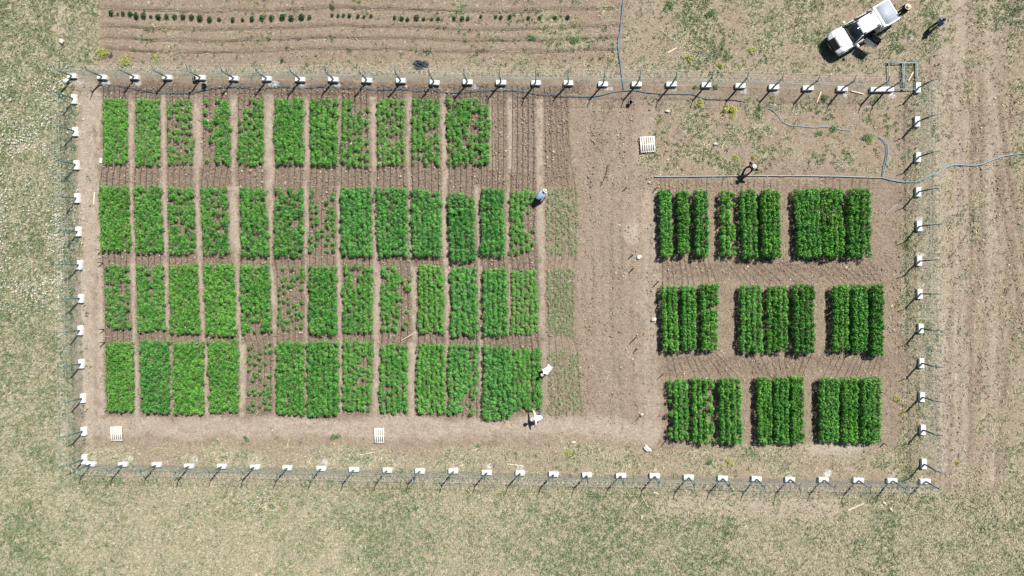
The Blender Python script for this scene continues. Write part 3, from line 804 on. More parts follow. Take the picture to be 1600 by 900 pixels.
q_ = gl(.50, .30, .0); b_ = MB(); b_.box(q_[0] - .10, q_[0] + .10, q_[1] - .12, q_[1] + .12, .13, .22); b_.build('lock_box', STEEL_G, gate, bevel=.01)

# ------------------------------------------------------------------ hoses and pipes
def smooth_path(pts, n=6):
    P = [Vector((x, y, 0)) for x, y in pts]; out = []
    for i in range(len(P) - 1):
        p0, p1, p2, p3 = P[max(i - 1, 0)], P[i], P[i + 1], P[min(i + 2, len(P) - 1)]
        for k in range(n):
            t = k / n
            q = .5 * ((2 * p1) + (p2 - p0) * t + (2 * p0 - 5 * p1 + 4 * p2 - p3) * t * t + (3 * p1 - p0 - 3 * p2 + p3) * t ** 3)
            out.append((q.x, q.y))
    out.append(pts[-1]); return out
def hose(name, pts, r, m, label, cat='hose', z=.03, n=6):
    mb = MB(); mb.tube([tuple(at(x, y, z)) for x, y in smooth_path(pts)], r, n)
    return tag(mb.build(name, m, smooth=True), label, cat)
hose('hose', [(974, -20), (973.5, 5), (971, 30), (969, 50), (966, 66), (967.5, 85), (970, 105), (973, 128), (975, 142)], .045, HOSE_B, 'blue hose coming down from the top edge to the upper fence')
hose('hose', [(155, 132), (170, 132.5), (190, 134), (215, 139), (245, 144), (270, 145), (300, 144), (322, 139), (345, 136), (380, 135), (405, 138), (425, 136), (445, 134.5), (475, 137),
              (500, 134.5), (530, 136), (560, 137.5), (600, 139), (625, 138), (655, 141), (672, 139), (695, 144), (720, 144), (750, 141.5), (785, 140.5), (815, 142), (840, 146), (875, 149), (905, 151),
              (935, 149.5), (958, 144), (975, 142), (990, 141), (1015, 145), (1045, 146.5), (1080, 147), (1092, 151), (1105, 154.5), (1125, 155), (1145, 155.5), (1165, 159)], .027, HOSE_B,
     'long dark blue hose winding inside the upper fence')
hose('hose', [(1190, 166), (1205, 171), (1214, 178), (1222, 188), (1233, 195), (1250, 197), (1272, 199), (1290, 198), (1305, 200), (1318, 203), (1330, 204)], .021, HOSE_P, 'pale teal hose lying in the weeds above the standing worker')
hose('supply_pipe', [(1023, 276), (1100, 275.5), (1160, 274.5), (1220, 274.5), (1290, 275), (1340, 276.5), (1378, 277.5)], .036, PIPE_G, 'straight grey pipe along the top of the nine-block field', 'pipe', z=.05)
hose('hose', [(1378, 277.5), (1392, 281), (1408, 284), (1425, 284.3), (1437, 282), (1452, 275), (1468, 268), (1482, 260), (1496, 257.5), (1515, 258.5), (1532, 257), (1548, 251), (1565, 245), (1582, 241.5), (1604, 240), (1640, 243)], .038, HOSE_P,
     'pale hose passing under the right-hand fence to the edge')
for i, (dx, w) in enumerate(((0, 'left'), (3, 'right'))):
    hose('hose', [(1378 + dx * .3, 276), (1380 + dx, 262), (1383 + dx, 250), (1385 + dx, 238), (1384 + dx, 226), (1378 + dx, 218), (1372 + dx, 214)], .022, HOSE_P if i else HOSE_B,
         f'{("dark blue", "pale green")[i]} hose of the pair looping up from the pipe end')
hose('pipe_offcut', [(1385, 333), (1393, 326), (1402, 319)], .03, PIPE_G, 'short pale pipe offcut lying beside the upper right crop block', 'pipe', z=.04)

# ------------------------------------------------------------------ pallets, planks, stakes, stones
def pallet(px, py, w, l, rz, label, n=7):
    root = thing('pallet', label, 'pallet', at(px, py), rz, 'bleached pallets lying on the ground')
    for k in range(3):
        y = (-.5 + k / 2) * (l - .1)
        mb = MB(); mb.box(-w / 2, w / 2, y - .045, y + .045, -.03, .11); mb.build('bearer', WOOD_W, root)
    for k in range(n):
        x = -w / 2 + .05 + (w - .1) * k / (n - 1)
        mb = MB(); d = random.uniform(-.015, .015)
        mb.box(x - .048, x + .048, -l / 2 + d, l / 2 + d, .112, .135); s = mb.build('slat', WOOD_W, root)
        s.rotation_euler = (0, 0, random.gauss(0, .006))
    return root
pallet(1011.5, 226, 1.05, 1.16, R(4), 'bleached wooden pallet on bare soil near the grey pipe', 7)
pallet(183, 677.5, .88, 1.10, R(1), 'bleached wooden pallet in the lower left corner of the enclosure', 6)
pallet(593, 680.5, .72, 1.12, R(0), 'narrow bleached wooden pallet below the middle of the bottom row', 5)
def plank(p, q, w, label, m=WOOD_P, h=.03):
    a, b = at(*p), at(*q); d = b - a; c = (a + b) / 2
    mb = MB(); mb.box(-d.length / 2, d.length / 2, -w / 2, w / 2, -.01, h, .004, .004)
    o = mb.build('plank', m, loc=c, bevel=.004); o.rotation_euler = (0, 0, math.atan2(d.y, d.x))
    return tag(o, label, 'plank', 'loose planks and battens')
plank((1283, 143), (1276, 161), .09, 'pale plank leaning steeply beside the small bush under the upper fence')
plank((1330, 142), (1349, 147), .09, 'pale plank lying flat just inside the upper fence by the gate')
plank((1419, 127), (1427, 112), .10, 'broken pale plank lying inside the gate frame')
plank((1043, 83), (1057, 75), .09, 'pale batten in the weeds right of the blue hose')
plank((146.5, 320), (148, 300), .10, 'orange-pale batten standing out on the left path')
plank((627, 532), (650, 519), .05, 'thin pale cane across the path between third and bottom rows')
plank((562, 711), (585, 706.5), .06, 'thin pale batten below the narrow pallet')
plank((792, 725), (816, 727.5), .07, 'pale batten in the grass just above the lower fence')
plank((1003, 776), (1013, 792), .05, 'thin pale stick outside the lower fence near the bare strip')
plank((1325, 797), (1349, 786.5), .10, 'pale plank outside the lower fence near its right end')
plank((1272, 738), (1277, 729), .05, 'short pale stick inside the lower fence near the right')
plank((1021, 769), (1029, 771), .11, 'short pale board end just outside the lower fence')
plank((157.5, 255), (158, 247), .17, 'small white board at the foot of the first top-row plot', CONC)
plank((1003, 805), (1003, 812), .07, 'small white chip of board in the grass below the bare strip', CONC)
SP = [(978, 294, 'beside the path at the upper end of the bare plot'), (1025, 294, 'at the upper left corner of the nine-block field'), (989, 398, 'next to the white sack on the bare plot'),
      (989, 420, 'just below the white sack on the bare plot'), (1029, 439.5, 'left of the middle-left tall crop block'), (994, 527, 'tallest one in the middle of the bare plot'), (994.5, 545, 'lower of two in the middle of the bare plot'),
      (1036, 585, 'left of the lower-left tall crop block'), (1000, 650, 'next to the white lump at the foot of the bare plot'), (1029, 400, 'at the foot of the upper-left tall crop block'),
      (158, 391, 'at the lower left corner of the second row'), (160, 411, 'at the upper left corner of the third row'), (162, 515, 'at the lower left corner of the third row'),
      (163, 535, 'at the upper left corner of the bottom row'), (169, 637, 'at the lower left corner of the bottom row'), (1381, 693, 'at the lower right corner of the nine-block field'), (1040, 690, 'at the lower left corner of the nine-block field')]
for i, (x, y, w) in enumerate(SP):
    h = .95 if i == 5 else random.uniform(.5, .72)
    mb = MB(); mb.box(-.034, .034, -.03, .03, -.05, h, .004, .004); p_ = at(x, y)
    o = mb.build('stake', WOOD_D, loc=p_); o.rotation_euler = (random.gauss(0, .07), random.gauss(0, .07), random.random())
    tag(o, f'thin dark wooden stake {w}', 'stake', 'marker stakes round the plots')

def stone(name, px, py, sx, sy, sz, rz, m, label, cat, seed, rough=.22):
    bm = bmesh.new(); bmesh.ops.create_icosphere(bm, subdivisions=3, radius=1)
    r = random.Random(seed); ph = [(r.uniform(0, 6), r.uniform(1.2, 3.2), Vector((r.gauss(0, 1), r.gauss(0, 1), r.gauss(0, 1))).normalized()) for _ in range(7)]
    for v in bm.verts:
        k = 1 + sum(math.sin(p + f * v.co.dot(d) * 1.6) for p, f, d in ph) / 7 * rough * 2
        v.co *= k; v.co = Vector((v.co.x * sx, v.co.y * sy, max(v.co.z, -.35) * sz))
    me = bpy.data.meshes.new(name); bm.to_mesh(me); bm.free(); me.materials.append(m)
    o = link(name, me, loc=at(px, py) + Vector((0, 0, sz * .28))); o.rotation_euler = (0, 0, rz)
    for p in me.polygons: p.use_smooth = True
    return tag(o, label, cat)
SACK = mat('white_woven_sack', (.58, .57, .53), .85, .2, var=.12, scale=30, bump=.4)
stone('sack', 1011.5, 701, .36, .18, .16, R(-40), SACK, 'crumpled white sack lying right of the lower path', 'sack', 3, .3)
stone('sack', 999, 401.5, .17, .15, .10, R(10), SACK, 'small white sack on the bare plot by the stakes', 'sack', 4, .3)
stone('stone', 97, 65, .24, .17, .16, R(-40), STONE_W, 'pale grey stone in the grass near the top left', 'stone', 5)
stone('stone', 1003, 647.5, .11, .10, .11, 0, STONE_W, 'white lump beside a stake at the foot of the bare plot', 'stone', 6)
stone('stone', 1021.5, 499, .16, .13, .10, .5, STONE_W, 'pale stone cluster left of the middle-left crop block', 'stone', 7, .4)
stone('stone', 105, 126, .30, .2, .13, .2, STONE_W, 'pale flat stone beside the top left corner block', 'stone', 8)
stone('stone', 1043, 173.5, .17, .1, .09, 0, STONE_W, 'white stone below the upper fence in the weeds', 'stone', 9)
stone('stone', 1117.5, 225, .15, .1, .09, 0, STONE_W, 'small white stone in the weeds above the grey pipe', 'stone', 10)
stone('stone', 896, 691, .19, .08, .07, .1, STONE_W, 'flat pale stone at the edge of the dry grass below the workers', 'stone', 11)
stone('stone', 1382, 786, .13, .09, .09, -.6, STONE_W, 'upper of two white stones outside the lower right fence', 'stone', 12)
stone('stone', 1392, 796, .18, .08, .09, -.9, STONE_W, 'lower of two white stones outside the lower right fence', 'stone', 13)
def bucket(px, py, label, r=.17, h=.26):
    root = thing('bucket', label, 'bucket', at(px, py), random.random() * 3, 'black buckets by the upper fence')
    mb = MB(); mb.lathe([(.001, .02), (r * .78, .02), (r * .8, .0), (r, h), (r * 1.06, h), (r * 1.06, h - .03), (r * .96, h - .03), (r * .74, .04), (.001, .04)], 16)
    mb.build('tub', BLACKPE, root, smooth=True)
    mb = MB(); mb.tube([(r * 1.03 * math.cos(t), .02 + .05 * math.sin(t), h - .015 + .04 * math.sin(t)) for t in np.linspace(0, math.pi, 10)], .008, 4); mb.build('handle', GALV, root)
bucket(306.5, 124.5, 'black bucket tucked against a white block of the upper fence')
bucket(320.5, 134, 'black bucket on the soil beside the dark blue hose', .16, .3)
bucket(984, 161, 'black bucket on bare soil below the hose junction', .15, .3)
def net_pile():
    bm = bmesh.new(); bmesh.ops.create_grid(bm, x_segments=30, y_segments=22, size=1)
    for v in bm.verts:
        x, y = v.co.x, v.co.y; k = max(0, 1 - x * x - y * y)
        n = math.sin(x * 9 + 3 * math.sin(y * 5)) * .5 + math.sin(y * 13 + x * 4) * .35 + math.sin(x * 21 - y * 17) * .2
        e = 1 + .24 * math.sin(3 * math.atan2(y, x) + 1) + .1 * math.sin(9 * math.atan2(y, x))
        v.co = Vector((x * .58 * e, y * .33 * e, -.03 + (.09 + .11 * n) * k ** .5 + .04))
    bmesh.ops.delete(bm, geom=[f for f in bm.faces if (f.calc_center_median().x / .62) ** 2 + (f.calc_center_median().y / .37) ** 2 > 1.0], context='FACES')
    bmesh.ops.solidify(bm, geom=bm.faces[:], thickness=.012)
    me = bpy.data.meshes.new('net'); bm.to_mesh(me); bm.free(); me.materials.append(NET_B)
    tag(link('net', me, loc=at(657, 101)), 'dark heap of netting on the soil beyond the upper fence', 'net')
net_pile()
# rake lying on the bare plot
rk = thing('rake', 'dark toothed rake lying on the bare soil left of the path', 'rake', at(947, 270))
def rp(x, y, z=.05): return tuple(at(x, y, z) - at(947, 270))
mb = MB(); mb.tube([rp(950, 257), rp(948.5, 266), rp(947, 272), rp(944, 280), rp(939, 290)], .026, 5); mb.build('shaft', WOOD_D, rk)
for k in range(5):
    y = 257.5 + k * 4.6; x = 949.8 - k * .8
    mb = MB(); mb.tube([rp(x, y), rp(x + 3.2, y + .6, .04), rp(x + 4.2, y + 1, .0)], .018, 4); mb.build('tine', WOOD_D, rk)

# ------------------------------------------------------------------ shrubs in the planted row, single weeds and bushes
WEED_TPL = [plant_tpl(500 + i, 26, .9) for i in range(5)]
BUSH_TPL = [plant_tpl(400 + i, 110, .9) for i in range(5)]
def bush(px, py, r_px, key, label, cat, group=None, hk=1.5, name='shrub'):
    r = r_px / 21.3
    root = thing(name, label, cat, at(px, py), random.random() * 6, group)
    if hk > 1.2:
        o = link('foliage', shared_plant(key, BUSH_TPL, random.randrange(5), random.randrange(3)), root, (0, 0, -.04)); o.scale = (r, r * random.uniform(.9, 1.1), r * hk)
    else:
        k_ = random.randint(4, 6); pp = [(random.gauss(0, .42) * r, random.gauss(0, .42) * r) for _ in range(k_)]
        rd = [r * random.uniform(.45, .85) for _ in range(k_)]
        link('foliage', plants_mesh('foliage', pp, rd, [q * random.uniform(.7, 1.2) for q in rd], key, WEED_TPL), root)
    mb = MB(); mb.tube([(0, 0, -.05), (.01, 0, r * hk * .3), (0, .01, r * hk * .6)], [.02, .016, .01], 5); mb.build('stem', WOOD_D, root)
SHR = [(174.5, 20.5, 4.6), (184, 21.5, 2.2), (193, 21.5, 4), (204, 22, 4.2), (214, 25, 5.2), (225, 25, 5), (236, 26, 3), (248, 26.5, 4.6), (261, 26, 4.2), (274, 26.5, 4.2), (287, 26.5, 4.6), (300, 27, 4.4),
       (313, 28.5, 5.2), (328.5, 31, 4.8), (343, 30.5, 3.4), (364.5, 31, 4.2), (379.5, 31, 3.2), (394.5, 29.5, 4.4), (410, 28.5, 4.6), (425, 28, 4.6), (442, 27, 5.2), (456, 28, 5), (472, 27, 5.4), (484, 27.5, 4),
       (519, 24, 2.8), (528.5, 24.5, 2.8), (537, 24, 3), (546.5, 24.5, 3.6), (559.5, 25.5, 3.2), (569, 26, 2.6), (580, 25, 3), (617, 28, 3), (628.5, 29.5, 4), (637, 31, 3.4), (651.5, 28, 5), (662.5, 30, 3.2), (675, 30, 2.8),
       (685, 29.5, 3), (710, 29, 3.4), (722.5, 29, 4), (731, 29, 3.4), (752, 26, 3), (775, 26, 3), (783, 27, 3.2), (797, 26, 3.6), (826, 28, 3.4), (843.5, 28, 3.6), (867.5, 27.5, 3.2), (887.5, 27, 3.8)]
for i, (x, y, r) in enumerate(SHR):
    bush(x, y, r * 1.08, 'shrub', f'dark green shrub, {ORD[i]} from the left in the planted row near the top edge', 'shrub', 'shrubs in the planted row', 1.3)
for x, y, r, key, lab in ((517.5, 13, 4.5, 'shrub', 'lone dark shrub in the furrow above the planted row'), (442, 95, 4.6, 'shrub', 'dark shrub just beyond the upper fence'), (480, 101, 4, 'weed', 'grey-green bush close behind the upper fence'),
                          (1086, 135.5, 5.5, 'weed', 'left bush of two beside a block of the upper fence'), (1119, 133, 6, 'weed', 'right bush of two beside a block of the upper fence'),
                          (1094.5, 159, 6.5, 'yellow', 'yellow-green weed below the pair of fence bushes'), (1143, 170, 8, 'yellow', 'large yellow-green weed under the hose end'), (1143, 181, 5, 'yellow', 'low yellow weed below the large one'),
                          (1287, 153, 6.5, 'weed', 'dark green bush beside the steep pale plank'), (1186, 171, 6, 'weed', 'green weed at the start of the pale teal hose'),
                          (1303, 203, 7, 'weed', 'green bush at the end of the pale teal hose'), (1280, 207, 6, 'weed', 'dark bush under the pale teal hose'), (1356, 214, 8, 'weed', 'broad green bush left of the looped hoses'),
                          (1360, 222, 5, 'yellow', 'yellow weed below the broad bush by the hoses'), (1150, 246, 5, 'yellow', 'small yellow weed left above the standing worker'), (1178, 247, 5, 'yellow', 'small yellow weed right behind the standing worker'),
                          (1286, 250, 5, 'weed', 'small green weed above the middle of the grey pipe'), (1125, 100, 5, 'yellow', 'orange-yellow weed beyond the upper fence'), (1077, 89, 6, 'yellow', 'bright green weed right of the pale batten'),
                          (160, 86, 9, 'yellow', 'left yellow weed beyond the upper left fence'), (196, 95, 8, 'yellow', 'middle yellow weed beyond the upper left fence'), (243, 91, 6, 'yellow', 'right yellow weed beyond the upper left fence'),
                          (174, 86, 4.5, 'shrub', 'small dark weed between the yellow ones'), (1172, 81, 6, 'yellow', 'yellow-green weed left of the pickup shadow'), (95, 149, 7, 'weed', 'dark green bush outside the top left corner'),
                          (102, 280, 6, 'weed', 'small green bush outside the left fence'), (1402, 625, 6, 'yellow', 'yellow weed inside the right fence near the bottom'), (1408, 645, 5, 'yellow', 'lower yellow weed inside the right fence'),
                          (1417, 386, 5, 'weed', 'green weed inside the right fence at mid height'), (730, 632, 3.6, 'blue', 'left stray plant in the cut corner of the bottom row'), (741, 641, 4.2, 'blue', 'right stray plant in the cut corner of the bottom row'),
                          (384, 683, 6, 'weed', 'grey-green weed below the bottom row on the left'), (525, 682, 7, 'weed', 'grey-green weed left of the narrow pallet'), (1498, 722, 4, 'yellow', 'yellow weed outside the right fence at the bottom'),
                          (1140, 723, 5, 'yellow', 'small yellow weed above the lower fence'), (890, 709, 6, 'yellow', 'dry yellow weed below the white-clad workers'), (1107, 722, 6, 'weed', 'low green weed above the lower fence'),
                          (652, 795, 5, 'weed', 'dark tuft in the lower meadow left of centre'), (900, 64, 7, 'weed', 'bushy green weed left of the blue hose'), (831, 58, 7, 'weed', 'green weed on the furrows above the fence'),
                          (1048, 12, 9, 'weed', 'big green weed patch near the top right of the blue hose'), (1112, 18, 9, 'weed', 'tall dark weed near the top edge')):
    bush(x, y, r, key, lab, 'weed' if 'weed' in lab else 'bush', None, .9, 'bush' if 'bush' in lab or 'shrub' in lab else 'weed_clump')

# ------------------------------------------------------------------ pickup truck
WHITE = mat('white_car_paint', (.80, .81, .82), .28, .5, var=.03, scale=3, coat=.6)
GLASS_D = mat('tinted_glass', (.012, .016, .02), .08, .5)
TRIM = mat('black_trim', (.016, .016, .018), .55, .3)
RUBBER = mat('tyre_rubber', (.02, .02, .02), .85, .2)
ALLOY = mat('alloy_rim', (.45, .46, .47), .35, .5, metal=.7)
BEDC = mat('grey_bed_cover', (.33, .37, .43), .55, .4, var=.08, scale=20)
LAMP = mat('lamp_lens', (.65, .68, .7), .12, .6)
LAMPR = mat('red_lens', (.35, .02, .02), .2, .5)
SEAT = mat('grey_seat_fabric', (.17, .17, .175), .9, .2, var=.15, scale=20)
DOORIN = mat('grey_door_lining', (.30, .31, .32), .7, .3)
fr, rr_ = at(1293.5, 76, .55), at(1398.5, 12.5, 1.05)
d = Vector((fr.x - rr_.x, fr.y - rr_.y, 0)); TL = d.length
TR_ANG = math.atan2(d.y, d.x); ctr = (fr + rr_) / 2
truck = thing('pickup_truck', 'white double-cab pickup with its rear left door open, above the gate', 'pickup truck', (ctr.x, ctr.y, 0), TR_ANG)
K = TL / 5.3; truck.scale = (K, .95, 1.0)
print('truck length', TL)
def prism(name, prof, y0, y1, m, parent=truck, bev=.03, inset=0.0):
    """side profile (x, z) extruded across the car"""
    n = len(prof); mb = MB()
    bm = bmesh.new()
    a = [bm.verts.new((x, y0, z)) for x, z in prof]; b = [bm.verts.new((x, y1, z)) for x, z in prof]
    bm.faces.new(a[::-1]); bm.faces.new(b)
    for i in range(n): bm.faces.new((a[i], a[(i + 1) % n], b[(i + 1) % n], b[i]))
    bmesh.ops.recalc_face_normals(bm, faces=bm.faces)
    if bev: bmesh.ops.bevel(bm, geom=bm.edges[:], offset=bev, segments=3, profile=.7, affect='EDGES', clamp_overlap=True)
    for v in bm.verts:
        if v.co.x > 1.5: v.co.x -= .16 * (v.co.y / .86) ** 2 * min(1, (v.co.x - 1.5) / .7); v.co.y *= 1 - .10 * min(1, (v.co.x - 1.5) / 1.0) ** 2
    me = bpy.data.meshes.new(name); bm.to_mesh(me); bm.free(); me.materials.append(m)
    for p in me.polygons: p.use_smooth = True
    try: me.set_sharp_from_angle(angle=R(45))
    except Exception: pass
    return link(name, me, parent)
def panel(name, pts, th, m, parent=truck, bev=0.0):
    """thick sheet from four corner points"""
    p = [Vector(q) for q in pts]; n = (p[1] - p[0]).cross(p[3] - p[0]).normalized() * th
    mb = MB(); mb.hexa([tuple(q - n) for q in p] + [tuple(q) for q in p]); return mb.build(name, m, parent, bevel=bev)
HW = .86
prism('front_body', [(2.38, .42), (2.46, .60), (2.40, .80), (2.08, 1.0), (1.22, 1.07), (1.20, .42)], -HW, HW, WHITE, bev=.13)
prism('hood', [(2.02, .95), (2.05, .995), (1.85, 1.06), (1.24, 1.135), (1.22, 1.05)], -.66, .66, WHITE, bev=.035)
for s in (-1, 1):
    prism('hood_crease', [(1.98, 1.02), (1.96, 1.045), (1.30, 1.145), (1.30, 1.105)], s * .42 - .05, s * .42 + .05, WHITE, bev=.015)
prism('chassis', [(2.3, .30), (2.3, .46), (-2.5, .46), (-2.5, .30)], -.55, .55, TRIM, bev=.02)
prism('cab_floor', [(1.22, .40), (1.22, .52), (-.98, .52), (-.98, .40)], -HW + .05, HW - .05, TRIM, bev=.01)
for s in (-1, 1):
    prism('sill', [(1.22, .34), (1.22, .47), (-.98, .47), (-.98, .34)], s * HW - .04 - (.02 if s > 0 else -.02), s * HW + .04 - (.02 if s > 0 else -.02), WHITE, bev=.015)
prism('cab_back', [(-.90, .42), (-.88, 1.12), (-.98, 1.12), (-.98, .42)], -HW + .01, HW - .01, WHITE, bev=.015)
# roof and pillars
def roof():
    bm = bmesh.new(); nx_, ny_ = 10, 10; g = {}
    for i in range(nx_ + 1):
        for j in range(ny_ + 1):
            u, v = i / nx_, j / ny_ * 2 - 1
            x = .56 - 1.44 * u; y = .59 * v * (1 - .04 * (2 * u - 1) ** 2)
            z = 1.755 - .05 * abs(v) ** 4 - .05 * max(0, 1 - u * 6) - .03 * max(0, (u - .85) * 6)
            g[i, j] = bm.verts.new((x, y, z))
    fs = [bm.faces.new((g[i, j], g[i, j + 1], g[i + 1, j + 1], g[i + 1, j])) for i in range(nx_) for j in range(ny_)]
    bmesh.ops.recalc_face_normals(bm, faces=bm.faces)
    bmesh.ops.solidify(bm, geom=bm.faces[:], thickness=.05)
    me = bpy.data.meshes.new('roof'); bm.to_mesh(me); bm.free(); me.materials.append(WHITE)
    for p in me.polygons: p.use_smooth = True
    return link('roof', me, truck)
rf = roof()
for s in (-1, 1):
    mb = MB(); mb.tube([(1.24, s * .78, 1.08), (.58, s * .58, 1.70)], .032, 6); mb.build('pillar', WHITE, truck)
    mb = MB(); mb.tube([(.20, s * .80, 1.08), (.10, s * .60, 1.70)], .045, 6); mb.build('pillar', TRIM, truck)
    mb = MB(); mb.tube([(-.92, s * .80, 1.10), (-.84, s * .60, 1.70)], .055, 6); mb.build('pillar', WHITE, truck)
    mb = MB(); mb.tube([(.57, s * .60, 1.73), (-.2, s * .62, 1.745), (-.86, s * .60, 1.725)], .02, 6); mb.build('roof_gutter', TRIM, truck)
    for x in (.42, -.66):
        mb = MB(); mb.box(x - .09, x + .09, s * .50 - .045, s * .50 + .045, 1.72, 1.80, .02, .01); mb.build('rack_foot', TRIM, rf, bevel=.01)
ws = panel('windscreen', [(1.235, -.74, 1.115), (1.235, .74, 1.115), (.585, .56, 1.70), (.585, -.56, 1.70)], .012, GLASS_D)
panel('wiper', [(1.20, -.1, 1.150), (1.20, .55, 1.150), (1.18, .55, 1.168), (1.18, -.1, 1.168)], .006, TRIM, ws)
panel('rear_window', [(-.935, .66, 1.14), (-.935, -.66, 1.14), (-.87, -.60, 1.68), (-.87, .60, 1.68)], .012, GLASS_D)
mb = MB(); mb.box(.75, 1.18, -.74, .74, .80, 1.06, .08, .02); mb.build('dashboard', TRIM, truck, bevel=.03)
mb = MB(); mb.lathe([(.17, -.012), (.185, 0), (.17, .012), (.155, 0), (.17, -.012)], 16, (0, 0, 0)); o = mb.build('steering_wheel', TRIM, truck, (.66, .36, 1.02)); o.rotation_euler = (0, R(-62), 0)
for x, ys in ((.22, (.36, -.36)), (-.55, (.33, -.33))):
    for y in ys:
        st = MB(); st.box(x - .24, x + .26, y - .25, y + .25, .52, .76, .02, .02); se = st.build('seat', SEAT, truck, bevel=.04)
        st = MB(); st.hexa([(x - .28, y - .24, .72), (x - .14, y - .24, .72), (x - .14, y + .24, .72), (x - .28, y + .24, .72), (x - .42, y - .22, 1.30), (x - .32, y - .22, 1.30), (x - .32, y + .22, 1.30), (x - .42, y + .22, 1.30)]); st.build('backrest', SEAT, se, bevel=.03)
def door(name, x0, x1, s, ang=0.0, label=None):
    """x0 hinge end (front), x1 rear end; built at the hinge so that it can swing"""
    hinge = (x0, s * (HW - .005), 0)
    L = x0 - x1
    mb = MB(); t = .05 * s
    mb.hexa([(0, -t, .46), (-L, -t, .46), (-L, 0, .46), (0, 0, .46), (0, -t, 1.10), (-L, -t, 1.10), (-L, -.015 * s, 1.10), (0, -.015 * s, 1.10)])
    dn = mb.build(name, WHITE, truck, hinge, smooth=True, bevel=.012)
    dn.rotation_euler = (0, 0, ang)
    if label: dn['label'] = label
    mb = MB(); ti = .235 * s
    xf = -.52 if x0 > 1 else -.06; xr = -L + .02 if x0 > 1 else -L + .16
    mb.tube([(-.03, -.03 * s, 1.10), (xf, -ti, 1.68), (xr, -ti, 1.68), (-L + .03, -.03 * s, 1.10)], .024, 6); mb.build('window_frame', TRIM, dn)
    panel('window', [(-.05, -.035 * s, 1.10), (-L + .05, -.035 * s, 1.10), (xr - .005, -ti, 1.67), (xf + .01, -ti, 1.67)], .008, GLASS_D, dn)
    mb = MB(); mb.box(-L + .06, -L + .24, s * .0 - .012, s * .0 + .03 * 1, .94, .98); mb.build('handle', TRIM, dn)
    mb = MB(); mb.box(-L + .05, -.05, -t * 1.1 - .03 * s if s > 0 else -t * 1.1, -t * 1.1 if s > 0 else -t * 1.1 + .03, .52, 1.06); mb.build('door_lining', DOORIN, dn)
    if x0 > 1:
        mb = MB(); mb.box(-.26, -.10, s * .04 if s > 0 else s * .26, s * .26 if s > 0 else s * .04, 1.06, 1.22, .015, .02); mb.build('mirror', WHITE, dn, bevel=.03)
    return dn
door('door', 1.20, .22, 1); door('door', 1.20, .22, -1); door('door', .18, -.80, -1)
door('door', .18, -.80, 1, R(-68), 'rear left door standing open')
# load bed
for s in (-1, 1):
    prism('bed_side', [(-1.0, .46), (-1.0, 1.08), (-2.55, 1.08), (-2.58, .46)], min(s * HW, s * (HW - .09)), max(s * HW, s * (HW - .09)), WHITE, bev=.025)
prism('bed_floor', [(-1.0, .56), (-1.0, .62), (-2.52, .62), (-2.52, .56)], -HW + .09, HW - .09, BEDC, bev=0)
prism('tailgate', [(-2.54, .50), (-2.52, 1.07), (-2.60, 1.07), (-2.62, .50)], -HW + .095, HW - .095, WHITE, bev=.02)
cov = MB(); cov.box(-2.50, -1.40, -HW + .10, HW - .10, 1.03, 1.06); cv = cov.build('bed_cover', BEDC, truck)
for k in range(8):
    y = -.63 + k * .18; mb = MB(); mb.box(-2.47, -1.43, y - .02, y + .02, 1.0605, 1.068, .004, .004); mb.build('cover_rib', BEDC, cv)
prism('bed_hoop', [(-1.02, 1.07), (-1.05, 1.46), (-1.16, 1.50), (-1.30, 1.40), (-1.42, 1.09)], -.72, .72, WHITE, bev=.06)
for s in (-1, 1):
    prism('hoop_leg', [(-1.05, 1.07), (-1.10, 1.44), (-1.22, 1.44), (-1.62, 1.09)], s * .78 - .055, s * .78 + .055, WHITE, bev=.03)
# ends, lights
prism('front_bumper', [(2.46, .34), (2.62, .40), (2.62, .62), (2.47, .66)], -.84, .84, TRIM, bev=.04)  # bumper coloured dark for the shade on the front end, away from the sun
prism('grille', [(2.40, .60), (2.52, .63), (2.47, .76), (2.14, 1.005), (2.06, .98)], -.46, .46, TRIM, bev=.01)
panel('skid_plate', [(2.46, -.4, .665), (2.60, -.4, .625), (2.60, .4, .625), (2.46, .4, .665)], .02, TRIM)
prism('rear_bumper', [(-2.60, .42), (-2.60, .56), (-2.74, .56), (-2.74, .42)], -.80, .80, TRIM, bev=.02)
for s in (-1, 1):
    prism('headlight', [(2.42, .66), (2.50, .70), (2.44, .80), (2.14, .995), (2.05, .98)], min(s * .50, s * .80), max(s * .50, s * .80), LAMP, bev=.02)
    prism('tail_light', [(-2.57, .72), (-2.57, 1.02), (-2.605, 1.02), (-2.625, .72)], min(s * .74, s * .85), max(s * .74, s * .85), LAMPR, bev=.01)
    for x in (1.72, -1.72):
        w = thing('wheel', '', '', (x, s * .76, .37)); w.parent = truck
        for k_ in ('label', 'category'): del w[k_]
        mb = MB(); mb.lathe([(.22, -.10), (.33, -.12), (.37, -.09), (.37, .09), (.33, .12), (.22, .10)], 24, axis='y'); mb.build('tyre', RUBBER, w, smooth=True)
        mb = MB(); mb.lathe([(.001, .07), (.08, .09), (.12, .05), (.20, .06), (.235, .10), (.235, -.10), (.20, -.06), (.12, -.05), (.08, -.09), (.001, -.07)], 20, axis='y'); mb.build('rim', ALLOY, w, smooth=True)
        n_ = 14; arc_ = [(x + .47 * math.cos(t), s * (HW + .015), .37 + .47 * math.sin(t)) for t in np.linspace(.1, math.pi - .1, n_)]
        mb = MB(); mb.tube(arc_, .035, 6); mb.build('wheel_arch', WHITE if s < 0 else WHITE, truck)

